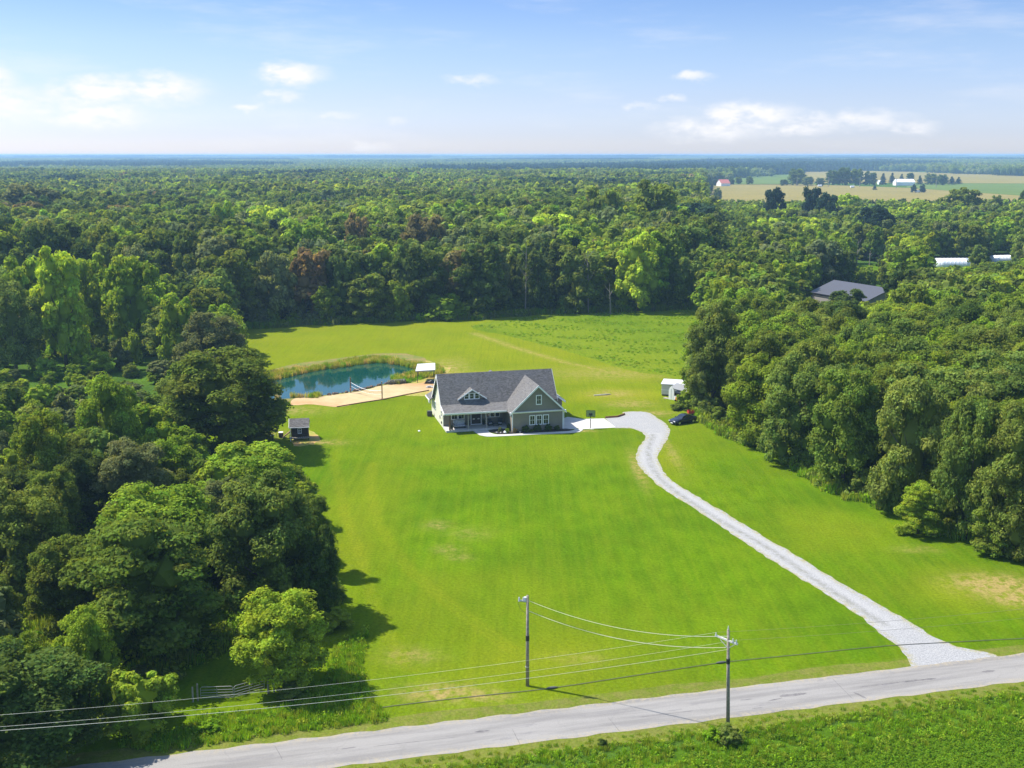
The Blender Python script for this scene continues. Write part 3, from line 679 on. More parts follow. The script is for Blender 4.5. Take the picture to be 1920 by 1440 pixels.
def potted(lx, ly, z, h, label, seed):
    t = thing('potted_plant', label, 'potted plant', (*HW(lx, ly), z), 0)
    MB().tube([(0, 0, 0), (0, 0, .35)], [.14, .2], 10).build('pot', M_black, t)
    rr = random.Random(seed); q = MB()
    for k in range(60):
        a = rr.uniform(0, 6.28); e = rr.uniform(.3, 1.4); l = h * rr.uniform(.5, 1)
        p = Vector((math.cos(a) * math.cos(e) * .35, math.sin(a) * math.cos(e) * .35, .35 + l * math.sin(e))); w_ = Vector((-math.sin(a), math.cos(a), 0)) * .04
        q.add([(0, 0, .33), p * .6 + w_ + Vector((0, 0, .1)), p, p * .6 - w_ + Vector((0, 0, .1))], [(0, 1, 2, 3)])
    q.build('foliage', mat('pot_foliage', (.03, .06, .02), .7), t)
potted(4.1, 2.5, .3, .95, 'tall dark potted plant left of the front door', 1)
potted(6.55, 2.55, .3, .8, 'dark potted plant right of the front door', 2)
potted(.95, .5, .3, .5, 'small reddish planter beside the left porch column', 3)

# air conditioner, dish, meter at the left wall
c = HL(*G(813, 790)); 
t = thing('air_conditioner', 'black outdoor air conditioner unit by the left gable wall', 'air conditioner', (*HW(-.75, 11.6), 0), HR)
MB().box(-.4, .4, -.4, .4, 0, .85).build('case', M_black, t, bevel=.03); MB().tube([(0, 0, .85), (0, 0, .9)], .33, 14).build('fan_grille', mat('dark_grey_metal', (.09, .09, .09), .5), t)
for k in range(6): MB().box(-.405, .405, -.41, -.402, .12 + k * .11, .16 + k * .11).build('louvre', mat('dark_grey_metal', (.09, .09, .09), .5), t)
MB().box(-.1, -.018, 5.4, 5.7, 1.0, 1.5).build('meter_box', mat('dark_grey_metal', (.09, .09, .09), .5), house)
MB().box(-.14, -.018, 4.0, 4.25, .5, .85).build('hose_reel', M_black, house)
t = thing('satellite_dish', 'small white satellite dish on the rear left corner of the house', 'satellite dish', (*HW(-.05, 13.3), 1.7), HR + .6)
MB().tube([(0, 0, 0), (-.35, 0, .1), (-.4, 0, .5)], .03).build('arm', M_steel, t)
q = MB(); q.ball((-.55, 0, .55), (.1, .33, .4), n=12, m=6); q.build('reflector', M_white, t, True)

# basketball hoop
hx, hy = G(1107, 804)
t = thing('basketball_hoop', 'black basketball hoop standing at the edge of the concrete apron', 'basketball hoop', (hx, hy, 0), math.radians(-6))
MB().box(-.06, .06, -.06, .06, 0, 2.5).build('pole', M_black, t)
MB().tube([(0, 0, 2.2), (0, .5, 2.5)], .04).build('brace', M_black, t)
bb = MB(); y = .55
for a in ((-.72, .72, 1.85, 1.92), (-.72, .72, 2.83, 2.9), (-.72, -.65, 1.92, 2.83), (.65, .72, 1.92, 2.83)): bb.box(a[0], a[1], y, y + .05, a[2], a[3])
bf = bb.build('backboard', M_black, t)
MB().box(-.65, .65, y + .01, y + .03, 1.92, 2.83).build('pane', mat('smoky_acrylic', (.30, .36, .15), .2), bf)
MB().box(-.28, .28, y - .02, y - .005, 2.05, 2.45).build('target_square', M_black, bf)
rim = [(.23 * math.cos(k * math.pi / 8), y + .3 + .23 * math.sin(k * math.pi / 8), 2.05) for k in range(17)]
MB().tube(rim, .02, 6).build('rim', M_black, t)
MB().cbox(0, -.08, 1.62, .18, .12, .18).build('height_adjuster', M_white, t)
q = MB(); q.ball((0, 0, .02), (.5, .3, .12), random.Random(3), 9, 4, .2); o = q.build('rock', M_stone, None, loc=(hx + .1, hy - .1, 0)); tag(o, 'flat pale stones at the foot of the basketball hoop pole', 'stone')

# low timber edging by the gravel
a, b, c_ = G(1135, 784), G(1158, 782.5), G(1172, 777.5)
for p, q in ((a, b), (b, c_)):
    v = Vector((q[0] - p[0], q[1] - p[1])); n_ = Vector((-v.y, v.x)).normalized() * .12
    o = MB().prism([(p[0], p[1], 0), (q[0], q[1], 0), (q[0] + n_.x, q[1] + n_.y, 0), (p[0] + n_.x, p[1] + n_.y, 0)], (0, 0, .28)).build('landscape_timber', mat('reddish_timber', (.22, .1, .05), .85, noise=(3, .3)))
    tag(o, 'reddish timber edging behind the concrete apron' if p is a else 'short angled reddish timber edging beside the gravel turnaround', 'timber edging')

# ------------------------------------------------------------------ car
def car(px1, px2):
    a, b = Vector(G(*px1)), Vector(G(*px2)); ang = math.atan2(b.y - a.y, b.x - a.x); mid = (a + b) / 2
    t = thing('parked_car', 'dark navy sedan parked on the grass beside the gravel turnaround', 'car', (mid.x, mid.y, 0), ang)
    paint = mat('navy_car_paint', (.012, .016, .03), .25, spec=.7)
    # sections along x (front at -x): (x, half width, z low, z belt, z top)
    L = 2.4; secs = []
    prof = [(-2.4, .72, .35, .55, .62), (-2.25, .85, .22, .62, .72), (-1.6, .9, .2, .78, .86), (-1.0, .9, .2, .88, .95), (0, .91, .2, .92, .96), (1.0, .91, .2, .94, .98), (1.7, .9, .22, .95, 1.02), (2.25, .85, .28, .88, 1.0), (2.4, .75, .4, .8, .9)]
    for x, w_, z0, zb, zt in prof: secs.append([(x, -w_ * .9, z0), (x, -w_, (z0 + zb) / 2), (x, -w_, zb), (x, -w_ * .86, zt), (x, w_ * .86, zt), (x, w_, zb), (x, w_, (z0 + zb) / 2), (x, w_ * .9, z0)])
    MB().loft(secs).build('body', paint, t, True)
    cab = [(-1.05, .74, .92, .93), (-.35, .72, .9, 1.33), (.1, .7, .9, 1.42), (.9, .68, .9, 1.4), (1.75, .72, .95, 1.05)]
    MB().loft([[(x, -w_ - .08, z0), (x, -w_ + .12 * (z1 > 1.1), z1), (x, w_ - .12 * (z1 > 1.1), z1), (x, w_ + .08, z0)] for x, w_, z0, z1 in cab]).build('cabin_glass', M_glass, t)
    MB().loft([[(x, -w_, z), (x, -w_, z + .03), (x, w_, z + .03), (x, w_, z)] for x, w_, z in [(-.42, .6, 1.31), (.1, .6, 1.43), (.95, .58, 1.41), (1.15, .55, 1.33)]]).build('roof', paint, t)
    for x in (-1.5, 1.45):
        for s in (-1, 1):
            wh = MB().tube([(x, s * .74, .33), (x, s * .94, .33)], .33, 16).build('wheel', M_tyre, t)
            MB().tube([(x, s * .945, .33), (x, s * .955, .33)], .2, 12).build('rim', M_steel, wh)
    for s in (-1, 1): MB().cbox(-2.33, s * .62, .62, .1, .28, .12).build('headlight', mat('headlight_glass', (.8, .82, .85), .1), t)
    for s in (-1, 1): MB().cbox(2.36, s * .6, .8, .08, .26, .12).build('tail_light', M_red, t)
    for s in (-1, 1): MB().cbox(-.75, s * .98, .98, .14, .14, .12).build('wing_mirror', paint, t)
    MB().cbox(-2.4, 0, .35, .02, .5, .12).build('number_plate', M_white, t)
car((1257, 797), (1303, 789))
# red trailer behind the car
rx, ry = G(1298, 778)
t = thing('red_trailer', 'small red utility trailer at the wood edge behind the navy car', 'trailer', (rx, ry, 0), .15); t.scale = (.8, .8, .72)
MB().box(-1.0, 1.0, -.6, .6, .45, .55).build('bed', M_red, t)
for a in ((-1, 1, -.6, -.55), (-1, 1, .55, .6), (-1, -.95, -.55, .55), (.95, 1, -.55, .55)): MB().box(*a, .55, 1.1).build('side_panel', M_red, t)
for s in (-.68, .6): MB().tube([(0, s, .28), (0, s + .1, .28)], .28, 12).build('wheel', M_tyre, t)
MB().tube([(1, 0, .5), (2.0, 0, .45)], .04).build('drawbar', M_red, t)

# white boxy shed, small barn shed in front, lawn machine
sx_, sy_ = G(1240, 742)
t = thing('storage_shed', 'tan ribbed metal shed with flat white roof at the wood edge', 'shed', (sx_, sy_, 0), math.radians(-16)); t.scale = (1, .8, .8)
MB().box(0, 5.6, 0, 4.4, .35, 2.7).build('wall', M_tan, t)
for k in range(9): MB().box(.12 + k * .62, .17 + k * .62, -.03, -.002, .35, 2.66).build('rib', mat('pale_tan_rib', (.68, .64, .56), .6), t)
MB().box(-.03, 5.63, -.06, -.031, 1.35, 1.48).build('trim_strip', M_white, t)
MB().prism([(-.15, -.2, 2.72), (-.15, 4.6, 2.95), (-.15, 4.6, 3.05), (-.15, -.2, 2.82)], (5.9, 0, 0)).build('roof', mat('white_metal_roof', (.58, .58, .6), .4), t)
MB().box(.1, 5.5, .1, 4.3, 0, .34).build('skirting', M_dkbrown, t)
bx_, by_ = G(1253.5, 748.5)
t = thing('gambrel_shed', 'small white gambrel-fronted shed standing before the tan metal shed', 'shed', (bx_, by_, 0), math.radians(-38))
g_ = [(0, 0, 0), (1.05, 0, 0), (1.05, 0, 1.7), (.85, 0, 2.15), (.52, 0, 2.5), (.2, 0, 2.15), (0, 0, 1.7)]
gg = [(x * 1.0, y, z) for x, y, z in g_]
MB().prism(gg, (0, .08, 0)).build('front_wall', M_white, t)
MB().box(.5, .54, -.02, -.002, .1, 2.0).build('door_seam', M_steel, t)
MB().box(1.0, 4.2, .3, 2.6, 0, 1.55).build('side_wall', mat('grey_siding', (.3, .31, .33), .6), t)
MB().box(1.06, 4.0, .22, .3, .55, 1.35).build('dark_opening', M_black, t)
MB().prism([(.1, .09, 2.1), (4.3, .09, 1.65), (4.3, 2.7, 1.95), (.1, 2.7, 2.5)], (0, 0, .07)).build('roof', mat('grey_shed_roof', (.28, .28, .29), .6), t)
MB().box(-1.2, -.1, 0, .9, 0, .07).build('pallet', M_greywood, t)
mx, my = G(1274, 753)
t = thing('lawn_mower', 'orange riding mower parked in front of the small sheds', 'mower', (mx, my, 0), .4)
orange = mat('orange_paint', (.6, .17, .02), .45)
MB().box(-.7, .1, -.35, .35, .3, .75).build('bonnet', orange, t, bevel=.06); MB().box(.3, .75, -.3, .3, .5, .6).build('seat', M_black, t); MB().box(.68, .76, -.28, .28, .6, .95).build('backrest', M_black, t)
MB().box(-.1, .8, -.5, .5, .2, .3).build('deck', orange, t)
for x, rr_ in ((-.5, .2), (.55, .3)):
    for s in (-.55, .43): MB().tube([(x, s, rr_), (x, s + .14, rr_)], rr_, 12).build('wheel', M_tyre, t)
MB().tube([(-.02, 0, .7), (.15, 0, .95)], .02).build('steering_column', M_black, t)
for k, (px, py, lab) in enumerate([(1267, 750, 'white drum left of the orange mower'), (1283, 754, 'white lidded tub right of the orange mower, by the branches')]):
    c = G(px, py); o = thing('drum', lab, 'drum', (*c, 0)); MB().tube([(0, 0, 0), (0, 0, .7)], .3, 14).build('body', M_black if k else M_white, o); MB().tube([(0, 0, .7), (0, 0, .76)], .32, 14).build('lid', M_white, o)

# playhouse shed and bins on the left
sx_, sy_ = G(546, 828)
t = thing('playhouse', 'dark brown playhouse with shingled roof and one white window by the oak', 'playhouse', (sx_, sy_, 0), math.radians(9))
MB().box(0, 2.55, .9, 3.1, .5, 2.2).build('wall', M_dkbrown, t)
MB().prism([(0, .9, 2.2), (0, 3.1, 2.2), (0, 2.0, 3.0)], (2.55, 0, 0)).build('gable', M_dkbrown, t)
r = MB(); slope(r, (-.25, 2.0, 3.15), (2.8, 2.0, 3.15), (2.8, .35, 2.12), (-.25, .35, 2.12), .08); r.build('roof', M_roof, t)
r = MB(); slope(r, (-.25, 2.01, 3.15), (2.8, 2.01, 3.15), (2.8, 3.5, 2.12), (-.25, 3.5, 2.12), .08); o = r.build('roof', M_metalroof, t)
q = MB(); rake(q, (-.27, 2, 3.13), (-.27, .35, 2.1), .12, n=(-1, 0, 0)); rake(q, (-.27, 2, 3.13), (-.27, 3.5, 2.1), .12, n=(-1, 0, 0)); q.build('rake_board', M_white, t)
MB().box(-.25, 2.8, .28, .34, 2.02, 2.12).build('fascia', M_white, t)
window(t, 1.0, 1.6, 1.0, 1.85, .9, 2, 2, .08)
MB().box(-.3, 2.75, .2, .89, .38, .5).build('deck', M_greywood, t)
for k in range(10): MB().box(-.28 + k * .33, -.22 + k * .33, .2, .24, .5, .95).build('baluster', M_dkbrown, t)
MB().box(-.3, 2.75, .18, .26, .95, 1.0).build('rail', M_dkbrown, t)
for x, mm in ((-.12, M_white), (2.6, M_dkbrown)): MB().box(x, x + .1, .25, .35, 0, 2.05).build('post', mm, t)
for x in (-.1, 2.5):
    for y in (.95, 2.9): MB().box(x, x + .12, y, y + .12, 0, .5).build('stilt', M_dkbrown, t)
t = thing('tan_slide', 'tan plastic slide leaning on the left side of the playhouse', 'slide', (sx_ - 1.7, sy_ + 1.6, 0), .1)
MB().prism([(0, 0, .02), (1.45, 0, 1.15), (1.45, .55, 1.15), (0, .55, .02)], (0, 0, .06)).build('chute', mat('tan_plastic', (.7, .52, .38), .5), t)
for y in (0, .5): MB().prism([(0, y, .05), (1.45, y, 1.2), (1.45, y, 1.36), (0, y, .2)], (0, .05, 0)).build('side_rail', mat('tan_plastic', (.7, .52, .38), .5), t)
c = G(527, 820); t = thing('barrel', 'dark barrel with white lid left of the playhouse', 'barrel', (*c, 0))
MB().tube([(0, 0, 0), (0, 0, .4), (0, 0, .75)], [.34, .38, .34], 14).build('body', M_wicker, t); MB().tube([(0, 0, .75), (0, 0, .85)], .38, 14).build('lid', M_white, t)
c = G(508, 824); t = thing('crate_bin', 'black box with white lid under the oak branches', 'bin', (*c, 0), .1)
MB().box(-.42, .42, -.3, .3, 0, .6).build('box', M_black, t); MB().box(-.46, .46, -.34, .34, .6, .68).build('lid', M_white, t)
c = G(512, 818); t = thing('clothes_post', 'thin brown wire frame behind the black box', 'frame', (*c, 0), .1)
for x in (-.8, .5): MB().tube([(x, 0, 0), (x, 0, 1.1)], .03).build('post', M_wood, t)
MB().tube([(-.8, 0, 1.08), (.5, 0, 1.08)], .025).build('rail', M_wood, t)

# ------------------------------------------------------------------ pond side
rr = random.Random(11)
shore = smooth_line([G(*q) for q in [(601, 743), (620, 740.5), (640, 737.5), (655, 735.5), (678, 731.5), (700, 726), (712, 722.5), (727, 719.5)]], .25)
idx = sorted(rr.sample(range(len(shore)), 34))
for k, i in enumerate(idx):
    x, y = shore[i]; s = rr.uniform(.16, .42); q = MB(); q.ball((0, 0, s * .35), (s, s * rr.uniform(.6, .9), s * .75), rr, 7, 5, .25)
    o = q.build('shore_rock', M_rock, None, loc=(x, y + rr.uniform(-.1, .3), 0), rz=rr.uniform(0, 3)); tag(o, ('rightmost' if k == 33 else ORD[k]) + ' brown rock in the row between pond and sand court', 'rock', 'rocks along the pond shore')
for k in range(7):
    u = 731 + k * 4.4; c = G(u, 720.5 - k * .35); q = MB(); q.ball((0, 0, .4), (.55, .45, .48), rr, 8, 5, .12)
    o = q.build('boulder', mat('mossy_boulder', (.13, .13, .085), .9, noise=(3, .45)), None, loc=(*c, 0), rz=rr.uniform(0, 3)); tag(o, ('rightmost' if k == 6 else ORD[k]) + ' mossy boulder in the low wall beside the green reeds', 'boulder', 'boulders in the low wall at the sand court')
# timber edge of the court
edge = smooth_line([G(*q) for q in [(632, 763.5), (680, 755.5), (717, 749.8), (760, 741), (805, 732.5)]], 3)
for k, (p, q) in enumerate(zip(edge[:-1], edge[1:])):
    v = Vector((q[0] - p[0], q[1] - p[1])).normalized(); n_ = Vector((-v.y, v.x)) * .14; e_ = (q[0] - v.x * .04, q[1] - v.y * .04)
    o = MB().prism([(p[0], p[1], 0), (e_[0], e_[1], 0), (e_[0] + n_.x, e_[1] + n_.y, 0), (p[0] + n_.x, p[1] + n_.y, 0)], (0, 0, .16)).build('landscape_timber', mat('reddish_timber', (.22, .1, .05), .85, noise=(3, .3)))
    tag(o, ORD[k] + ' brown timber edging the near side of the sand court', 'timber', 'timbers edging the sand court')
p1, p2 = G(657.5, 736.5), G(716.7, 749)
t1 = thing('volleyball_post', 'wooden volleyball post at the water side of the sand court', 'post', (*p1, 0)); MB().box(-.09, .09, -.09, .09, 0, 2.9).build('post', M_wood, t1); MB().cbox(0, 0, .7, .26, .26, .35).build('winch', mat('pinkish_pad', (.5, .3, .25), .8), t1)
t2 = thing('volleyball_post', 'wooden volleyball post on the lawn side of the sand court', 'post', (*p2, 0)); MB().box(-.09, .09, -.09, .09, 0, 3.3).build('post', mat('tan_post_wood', (.36, .25, .12), .8, noise=(3, .2)), t2)
t = thing('volleyball_net', 'sagging volleyball net with white tape between the two posts', 'net', (p1[0], p1[1], 0))
dx_, dy_ = p2[0] - p1[0], p2[1] - p1[1]
def netp(k, top): 
    u = k / 16; s = 4 * u * (1 - u); return (dx_ * u, dy_ * u, (2.05 - .35 * u - .65 * s) if top else (1.35 - .35 * u - .55 * s))
MB().tube([netp(k, 1) for k in range(17)], .035, 5).build('top_tape', M_white, t); MB().tube([netp(k, 0) for k in range(17)], .02, 5).build('bottom_tape', M_white, t)
q = MB()
for k in range(1, 49):
    u = k / 3; a_, b_ = netp(u, 1), netp(u, 0); q.tube([a_, b_], .006, 3, False)
for j in (.25, .5, .75): q.tube([tuple(Vector(netp(k, 1)).lerp(Vector(netp(k, 0)), j)) for k in range(17)], .006, 3, False)
q.build('netting', M_black, t)
# pavilion
c = G(785, 718)
t = thing('open_pavilion', 'small open shelter with flat white roof on thin black posts by pond', 'shelter', (*c, 0), math.radians(10))
MB().prism([(-.6, -.3, 2.35), (3.2, -.3, 2.45), (3.7, 4.6, 2.85), (.2, 4.6, 2.75)], (0, 0, .09)).build('roof', mat('white_metal_roof', (.75, .76, .8), .4), t)
for a in ((-.2, .1, 2.36), (3.0, .1, 2.44), (.35, 4.3, 2.74), (3.4, 4.3, 2.84)): MB().box(a[0] - .05, a[0] + .05, a[1] - .05, a[1] + .05, 0, a[2]).build('post', M_black, t)
MB().box(-.5, 3.1, -.28, -.2, 2.22, 2.34).build('beam', M_greywood, t)
c = G(806, 719); q = MB(); q.ball((0, 0, .3), (.9, .5, .4), rr, 8, 5, .2); o = q.build('tarp_bundle', M_black, None, loc=(*c, 0)); tag(o, 'black covered bundle on the dirt behind the white shelter', 'bundle')
for k, (px, py, s) in enumerate([(803, 727, .5), (808, 725, .35), (811, 727, .4)]):
    c = G(px, py); q = MB(); q.ball((0, 0, s * .3), (s, s * .7, s * .5), rr, 7, 5, .2); o = q.build('rock', M_stone, None, loc=(*c, 0)); tag(o, ('largest', 'middle', 'small right')[k] + ' grey rock at the sand court corner near the house', 'rock')
# firewood line lying on the lawn right of the house
c = G(1128, 742); q = MB(); q.tube([(0, 0, .08), (2.2, .5, .12), (3.1, 1.0, .08)], [.1, .12, .07], 6); o = q.build('fallen_branch', M_stone, None, loc=(c[0] - 1.4, c[1], 0)); tag(o, 'pale bleached branch lying on the lawn right of the house', 'branch')
c = G(786, 809.5); q = MB(); q.ball((0, 0, .12), (.2, .2, .14), rr, 8, 5, .05); o = q.build('white_ball', M_white, None, loc=(*c, 0)); tag(o, 'small white ball lying on the lawn left of the porch', 'ball')

# ------------------------------------------------------------------ utility poles and cables
def utility_pole(px, hgt, lean, label, arm):
    c = G(*px); t = thing('utility_pole', label, 'utility pole', (*c, 0))
    MB().tube([(0, 0, 0), (lean * .5, 0, hgt * .5), (lean, 0, hgt)], [.15, .13, .1], 12).build('pole', M_pole, t, True)
    return t, c
pL, cL = utility_pole((989, 1286), 8.0, -.02, 'wooden utility pole on the lawn with grey insulators at its top', 0)
MB().tube([(-.01, 0, 4.05), (-.01, 0, 4.5)], .16, 12).build('marker_band', M_black, pL)
MB().tube([(-.02, 0, 1.7), (-.02, 0, 1.76)], .17, 12).build('marker_band', M_steel, pL)
MB().prism([(-.75, -.06, 7.5), (.1, -.06, 7.4), (.1, -.06, 7.52), (-.75, -.06, 7.62)], (0, .12, 0)).build('crossarm', M_steel, pL)
for x in (-.7, -.35): MB().tube([(x, 0, 7.5), (x, 0, 7.85)], [.09, .05], 8).build('insulator', mat('grey_porcelain', (.55, .56, .58), .3), pL)
MB().tube([(-.2, .02, 7.5), (-.2, .02, 7.85)], .14, 10).build('cutout_fuse', mat('grey_porcelain', (.55, .56, .58), .3), pL)
MB().tube([(-.72, 0, 7.85), (-.8, 0, 7.4), (-.6, 0, 6.8), (-.1, 0, 6.4)], .015, 5).build('drop_wire', M_black, pL)
pR, cR = utility_pole((1365, 1367), 8.2, -.33, 'taller wooden utility pole beside the road with slanting crossarm', 0)
MB().tube([(-.22, 0, 5.45), (-.235, 0, 5.85)], .15, 12).build('marker_band', M_black, pR)
ca = Vector((-.96, .95, 0)).normalized()
def armp(s, z): return (-.28 + ca.x * s, -.14 + ca.y * s, z)
A0, A1 = Vector(armp(-.75, 7.25)), Vector(armp(1.25, 7.3)); up = Vector((0, 0, .13)); sd_ = Vector((ca.y, -ca.x, 0)) * .1
q = MB().prism([A0, A1, A1 + up, A0 + up], sd_); q.build('crossarm', mat('bleached_crossarm', (.6, .58, .55), .7), pR)
MB().tube([armp(.75, 7.2), armp(.05, 6.75)], .035, 6).build('brace', M_steel, pR); MB().tube([armp(-.5, 7.2), armp(-.05, 6.8)], .035, 6).build('brace', M_steel, pR)
for s in (-.65, -.35, 1.15): MB().tube([armp(s, 7.4), armp(s, 7.65)], [.06, .04], 8).build('insulator', mat('grey_porcelain', (.55, .56, .58), .3), pR)
MB().tube([(-.33, 0, 8.2), (-.33, 0, 8.5)], [.05, .03], 8).build('insulator', mat('grey_porcelain', (.55, .56, .58), .3), pR)
def cable(a, b, sag, r, m, label, group=None):
    a, b = Vector(a), Vector(b); n = 28; q = MB(); q.tube([a.lerp(b, k / n) - Vector((0, 0, sag * 4 * (k / n) * (1 - k / n))) for k in range(n + 1)], r, 5)
    o = q.build('cable', m); tag(o, label, 'cable', group); return o
Lp = Vector((cL[0], cL[1], 0)); Rp = Vector((cR[0], cR[1], 0))
cable(Lp + Vector((.12, -.05, 7.55)), Rp + Vector(armp(-.2, 7.05)) + Vector((-.2, 0, .75)), .95, .022, M_alu, 'upper of the two bright cables strung between the utility poles')
cable(Lp + Vector((.12, -.05, 6.65)), Rp + Vector((-.3, 0, 6.75)), .95, .026, M_alu, 'lower of the two bright cables strung between the utility poles')
FL = Rp - Vector((rd.x, rd.y, 0)) * 62; FR = Rp + Vector((rd.x, rd.y, 0)) * 60
arm_end = Vector(armp(1.15, 7.65)); arm_in = Vector(armp(-.7, 7.65)); top_ = Vector((.06, 0, 8.45))
for a_, dz, r_, m_, lab in ((arm_end, 0.1, .010, M_alu, 'thin cable running left from the crossarm tip above the gate'), (Vector((-.2, 0, 6.6)), .55, .015, M_alu, 'lowest thick cable running left along the road from the pole'),
                            (arm_in, .05, .010, M_alu, 'thin cable running left from the inner crossarm insulator')):
    cable(Rp + a_, FL + a_ + Vector((0, 0, dz)), .9, r_, m_, lab)
for a_, lab in ((arm_end, 'thin dark cable running right from the crossarm tip'), (arm_in, 'thin dark cable running right from the inner insulator')):
    cable(Rp + a_, FR + a_, .8, .010, M_dkcable, lab)

lc = smooth_line([G(*q) for q in [(560, 1352), (740, 1324), (900, 1305.5), (1035, 1291), (1200, 1266), (1355, 1243), (1500, 1228), (1660, 1212), (1800, 1204), (1960, 1196)]], 2)  # unidentified thin dark line, drawn as a tube along the ground
o = MB().tube([(x, y, .05) for x, y in lc], .028, 5).build('cable', M_dkcable); tag(o, 'thin dark line lying across lawn and driveway parallel to the road', 'cable')  # named cable, but the dark line is not identified
for px, lab in (((1035, 1291), 'dark blob on the thin lawn line beside the left pole shadow'), ((1352, 1243.5), 'dark blob on the thin lawn line just left of the roadside pole')):
    c = G(*px); q = MB(); q.ball((0, 0, .09), (.5, .12, .09), n=10, m=5); o = q.build('dark_blob', mat('dark_grey_metal', (.09, .09, .09), .5), None, loc=(*c, 0), rz=ROAD_ANG); tag(o, lab, 'splice box')  # flattened dark blobs on the ground line, not identified
# ------------------------------------------------------------------ farm gate on the left
M_gate = mat('dull_gate_steel', (.30, .29, .26), .55, .3)
def gate_leaf(pa, pb, label, h=1.15):
    a, b = Vector(G(*pa)), Vector(G(*pb)); L = (b - a).length
    t = thing('farm_gate', label, 'gate', (a.x, a.y, 0), math.atan2(b.y - a.y, b.x - a.x))
    q = MB(); q.tube([(0, 0, .2), (0, 0, h - .12), (.12, 0, h), (L - .12, 0, h), (L, 0, h - .12), (L, 0, .2)], .028, 8); q.tube([(0, 0, .2), (L, 0, .2)], .025, 6); q.build('frame', M_gate, t)
    for z in (.42, .64, .88): MB().tube([(.03, 0, z), (L - .03, 0, z)], .022, 6).build('rail', M_gate, t)
    MB().tube([(L / 2, 0, .2), (L / 2, 0, h)], .02, 6).build('upright', M_gate, t)
    return t
gate_leaf((377, 1313), (438, 1311), 'galvanized tube gate leaf nearer the road, closed beside left post')
gate_leaf((440, 1311), (496, 1295), 'galvanized tube gate leaf swung back towards the round tree')
for px, h, lab in (((371, 1314), 1.5, 'rusty steel gate post at the left end of the gate'), ((362, 1316), 1.3, 'thin wooden fence post just left of the gate post'), ((503, 1300), 1.4, 'dark wooden gate post beside the round tree'), ((514, 1298), 1.2, 'dark leaning fence post nearest the round tree trunk')):
    c = G(*px); o = MB().tube([(0, 0, 0), (.02, 0, h)], [.08, .07], 8).build('fence_post', M_greywood if 'gate' not in lab[:18] else M_pole, None, loc=(*c, 0)); tag(o, lab, 'post')

# ------------------------------------------------------------------ buildings beyond
def barn(name, px, wid, dep, eave, ridge, rz, mw, mr, label, cat='barn', doors=True, z=0):
    c = G(*px); t = thing(name, label, cat, (*c, z), rz)
    MB().prism([(0, 0, 0), (0, dep, 0), (0, dep, eave), (0, dep / 2, ridge - .1), (0, 0, eave)], (wid, 0, 0)).build('wall', mw, t)
    r = MB(); k = (ridge - eave) / (dep / 2); o = .35
    slope(r, (-o, dep / 2, ridge + .08), (wid + o, dep / 2, ridge + .08), (wid + o, -o, eave - o * k + .08), (-o, -o, eave - o * k + .08), .12)
    slope(r, (-o, dep / 2 + .01, ridge + .08), (wid + o, dep / 2 + .01, ridge + .08), (wid + o, dep + o, eave - o * k + .08), (-o, dep + o, eave - o * k + .08), .12)
    r.build('roof', mr, t)
    MB().box(-o, wid + o, -o - .08, -o - .02, eave - o * k - .2, eave - o * k + .02).build('fascia', M_black if mr is M_metalroof else M_white, t)
    if doors: MB().box(wid * .35, wid * .6, -.06, -.01, 0, eave * .8).build('door', M_white if mw is not M_white else M_black, t)
    return t
# charcoal-roofed pole barn (long side turned towards the lower left)
bt = barn('pole_barn', (1519, 577), 22, 17, 4.6, 7.5, math.radians(-65), mat('taupe_metal_siding', (.30, .28, .25), .6), M_metalroof, 'taupe pole barn with charcoal metal roof among the trees', doors=False)
# hoop houses
def hoop(px, L, w_, h, rz, label):
    c = G(*px); t = thing('hoop_house', label, 'greenhouse', (*c, 0), rz); secs = []
    plast = mat('white_greenhouse_film', (.72, .75, .8), .35)
    for i in range(int(L / 1.5) + 1): secs.append([(i * 1.5, w_ / 2 - w_ / 2 * math.cos(a), h * math.sin(a) ** .8) for a in np.linspace(0, math.pi, 11)])
    MB().loft(secs).build('cover', plast, t, True)
    for i in range(len(secs)): MB().tube([(x, (y - w_ / 2) * 1.01 + w_ / 2, z * 1.01) for x, y, z in secs[i]], .06, 4).build('hoop', M_steel, t)
hoop((1762, 503), 12.5, 7, 3.6, math.radians(2), 'long white hoop greenhouse between trees at the right edge of the clearing')
hoop((1868, 494), 9, 6, 3.0, math.radians(12), 'farther white hoop greenhouse near the right frame edge')
M_far = mat('far_white_siding', (.8, .8, .8), .6)
barn('farm_building', (1681, 348), 26, 16, 5, 9, 0, M_far, M_far, 'long white farm building behind the two round evergreens', 'farm building')
barn('farm_building', (1648, 346), 8, 8, 4, 6, 0, M_far, M_far, 'small white outbuilding left of the long white farm building', 'farm building')
barn('farmhouse', (1352, 349), 14, 14, 4, 9, .3, M_far, mat('red_metal_roof', (.5, .16, .12), .5), 'far farmhouse with faded red roof at the left end of the hay field', 'house')
barn('farmhouse', (1308, 346), 9, 12, 6, 11, .5, M_far, mat('grey_far_roof', (.4, .4, .42), .6), 'far white farmhouse half hidden at the left end of the field', 'house')
barn('farm_building', (1316, 330), 22, 12, 5, 9, 0, M_far, M_far, 'white building farthest away above the red-roofed farmhouse', 'farm building')
barn('farm_building', (1560, 344), 10, 8, 4, 6, 0, mat('cream_far', (.6, .55, .45), .7), M_far, 'small cream outbuilding among trees in the middle of the far field', 'farm building')
c = G(1720, 361); t = thing('white_van', 'white van parked between the two round evergreens on the field', 'van', (*c, 0))
MB().prism([(-3, -1.2, .4), (3, -1.2, .4), (3, -1.2, 1.4), (2.0, -1.2, 2.8), (-3, -1.2, 2.8)], (0, 2.4, 0)).build('body', M_white, t)
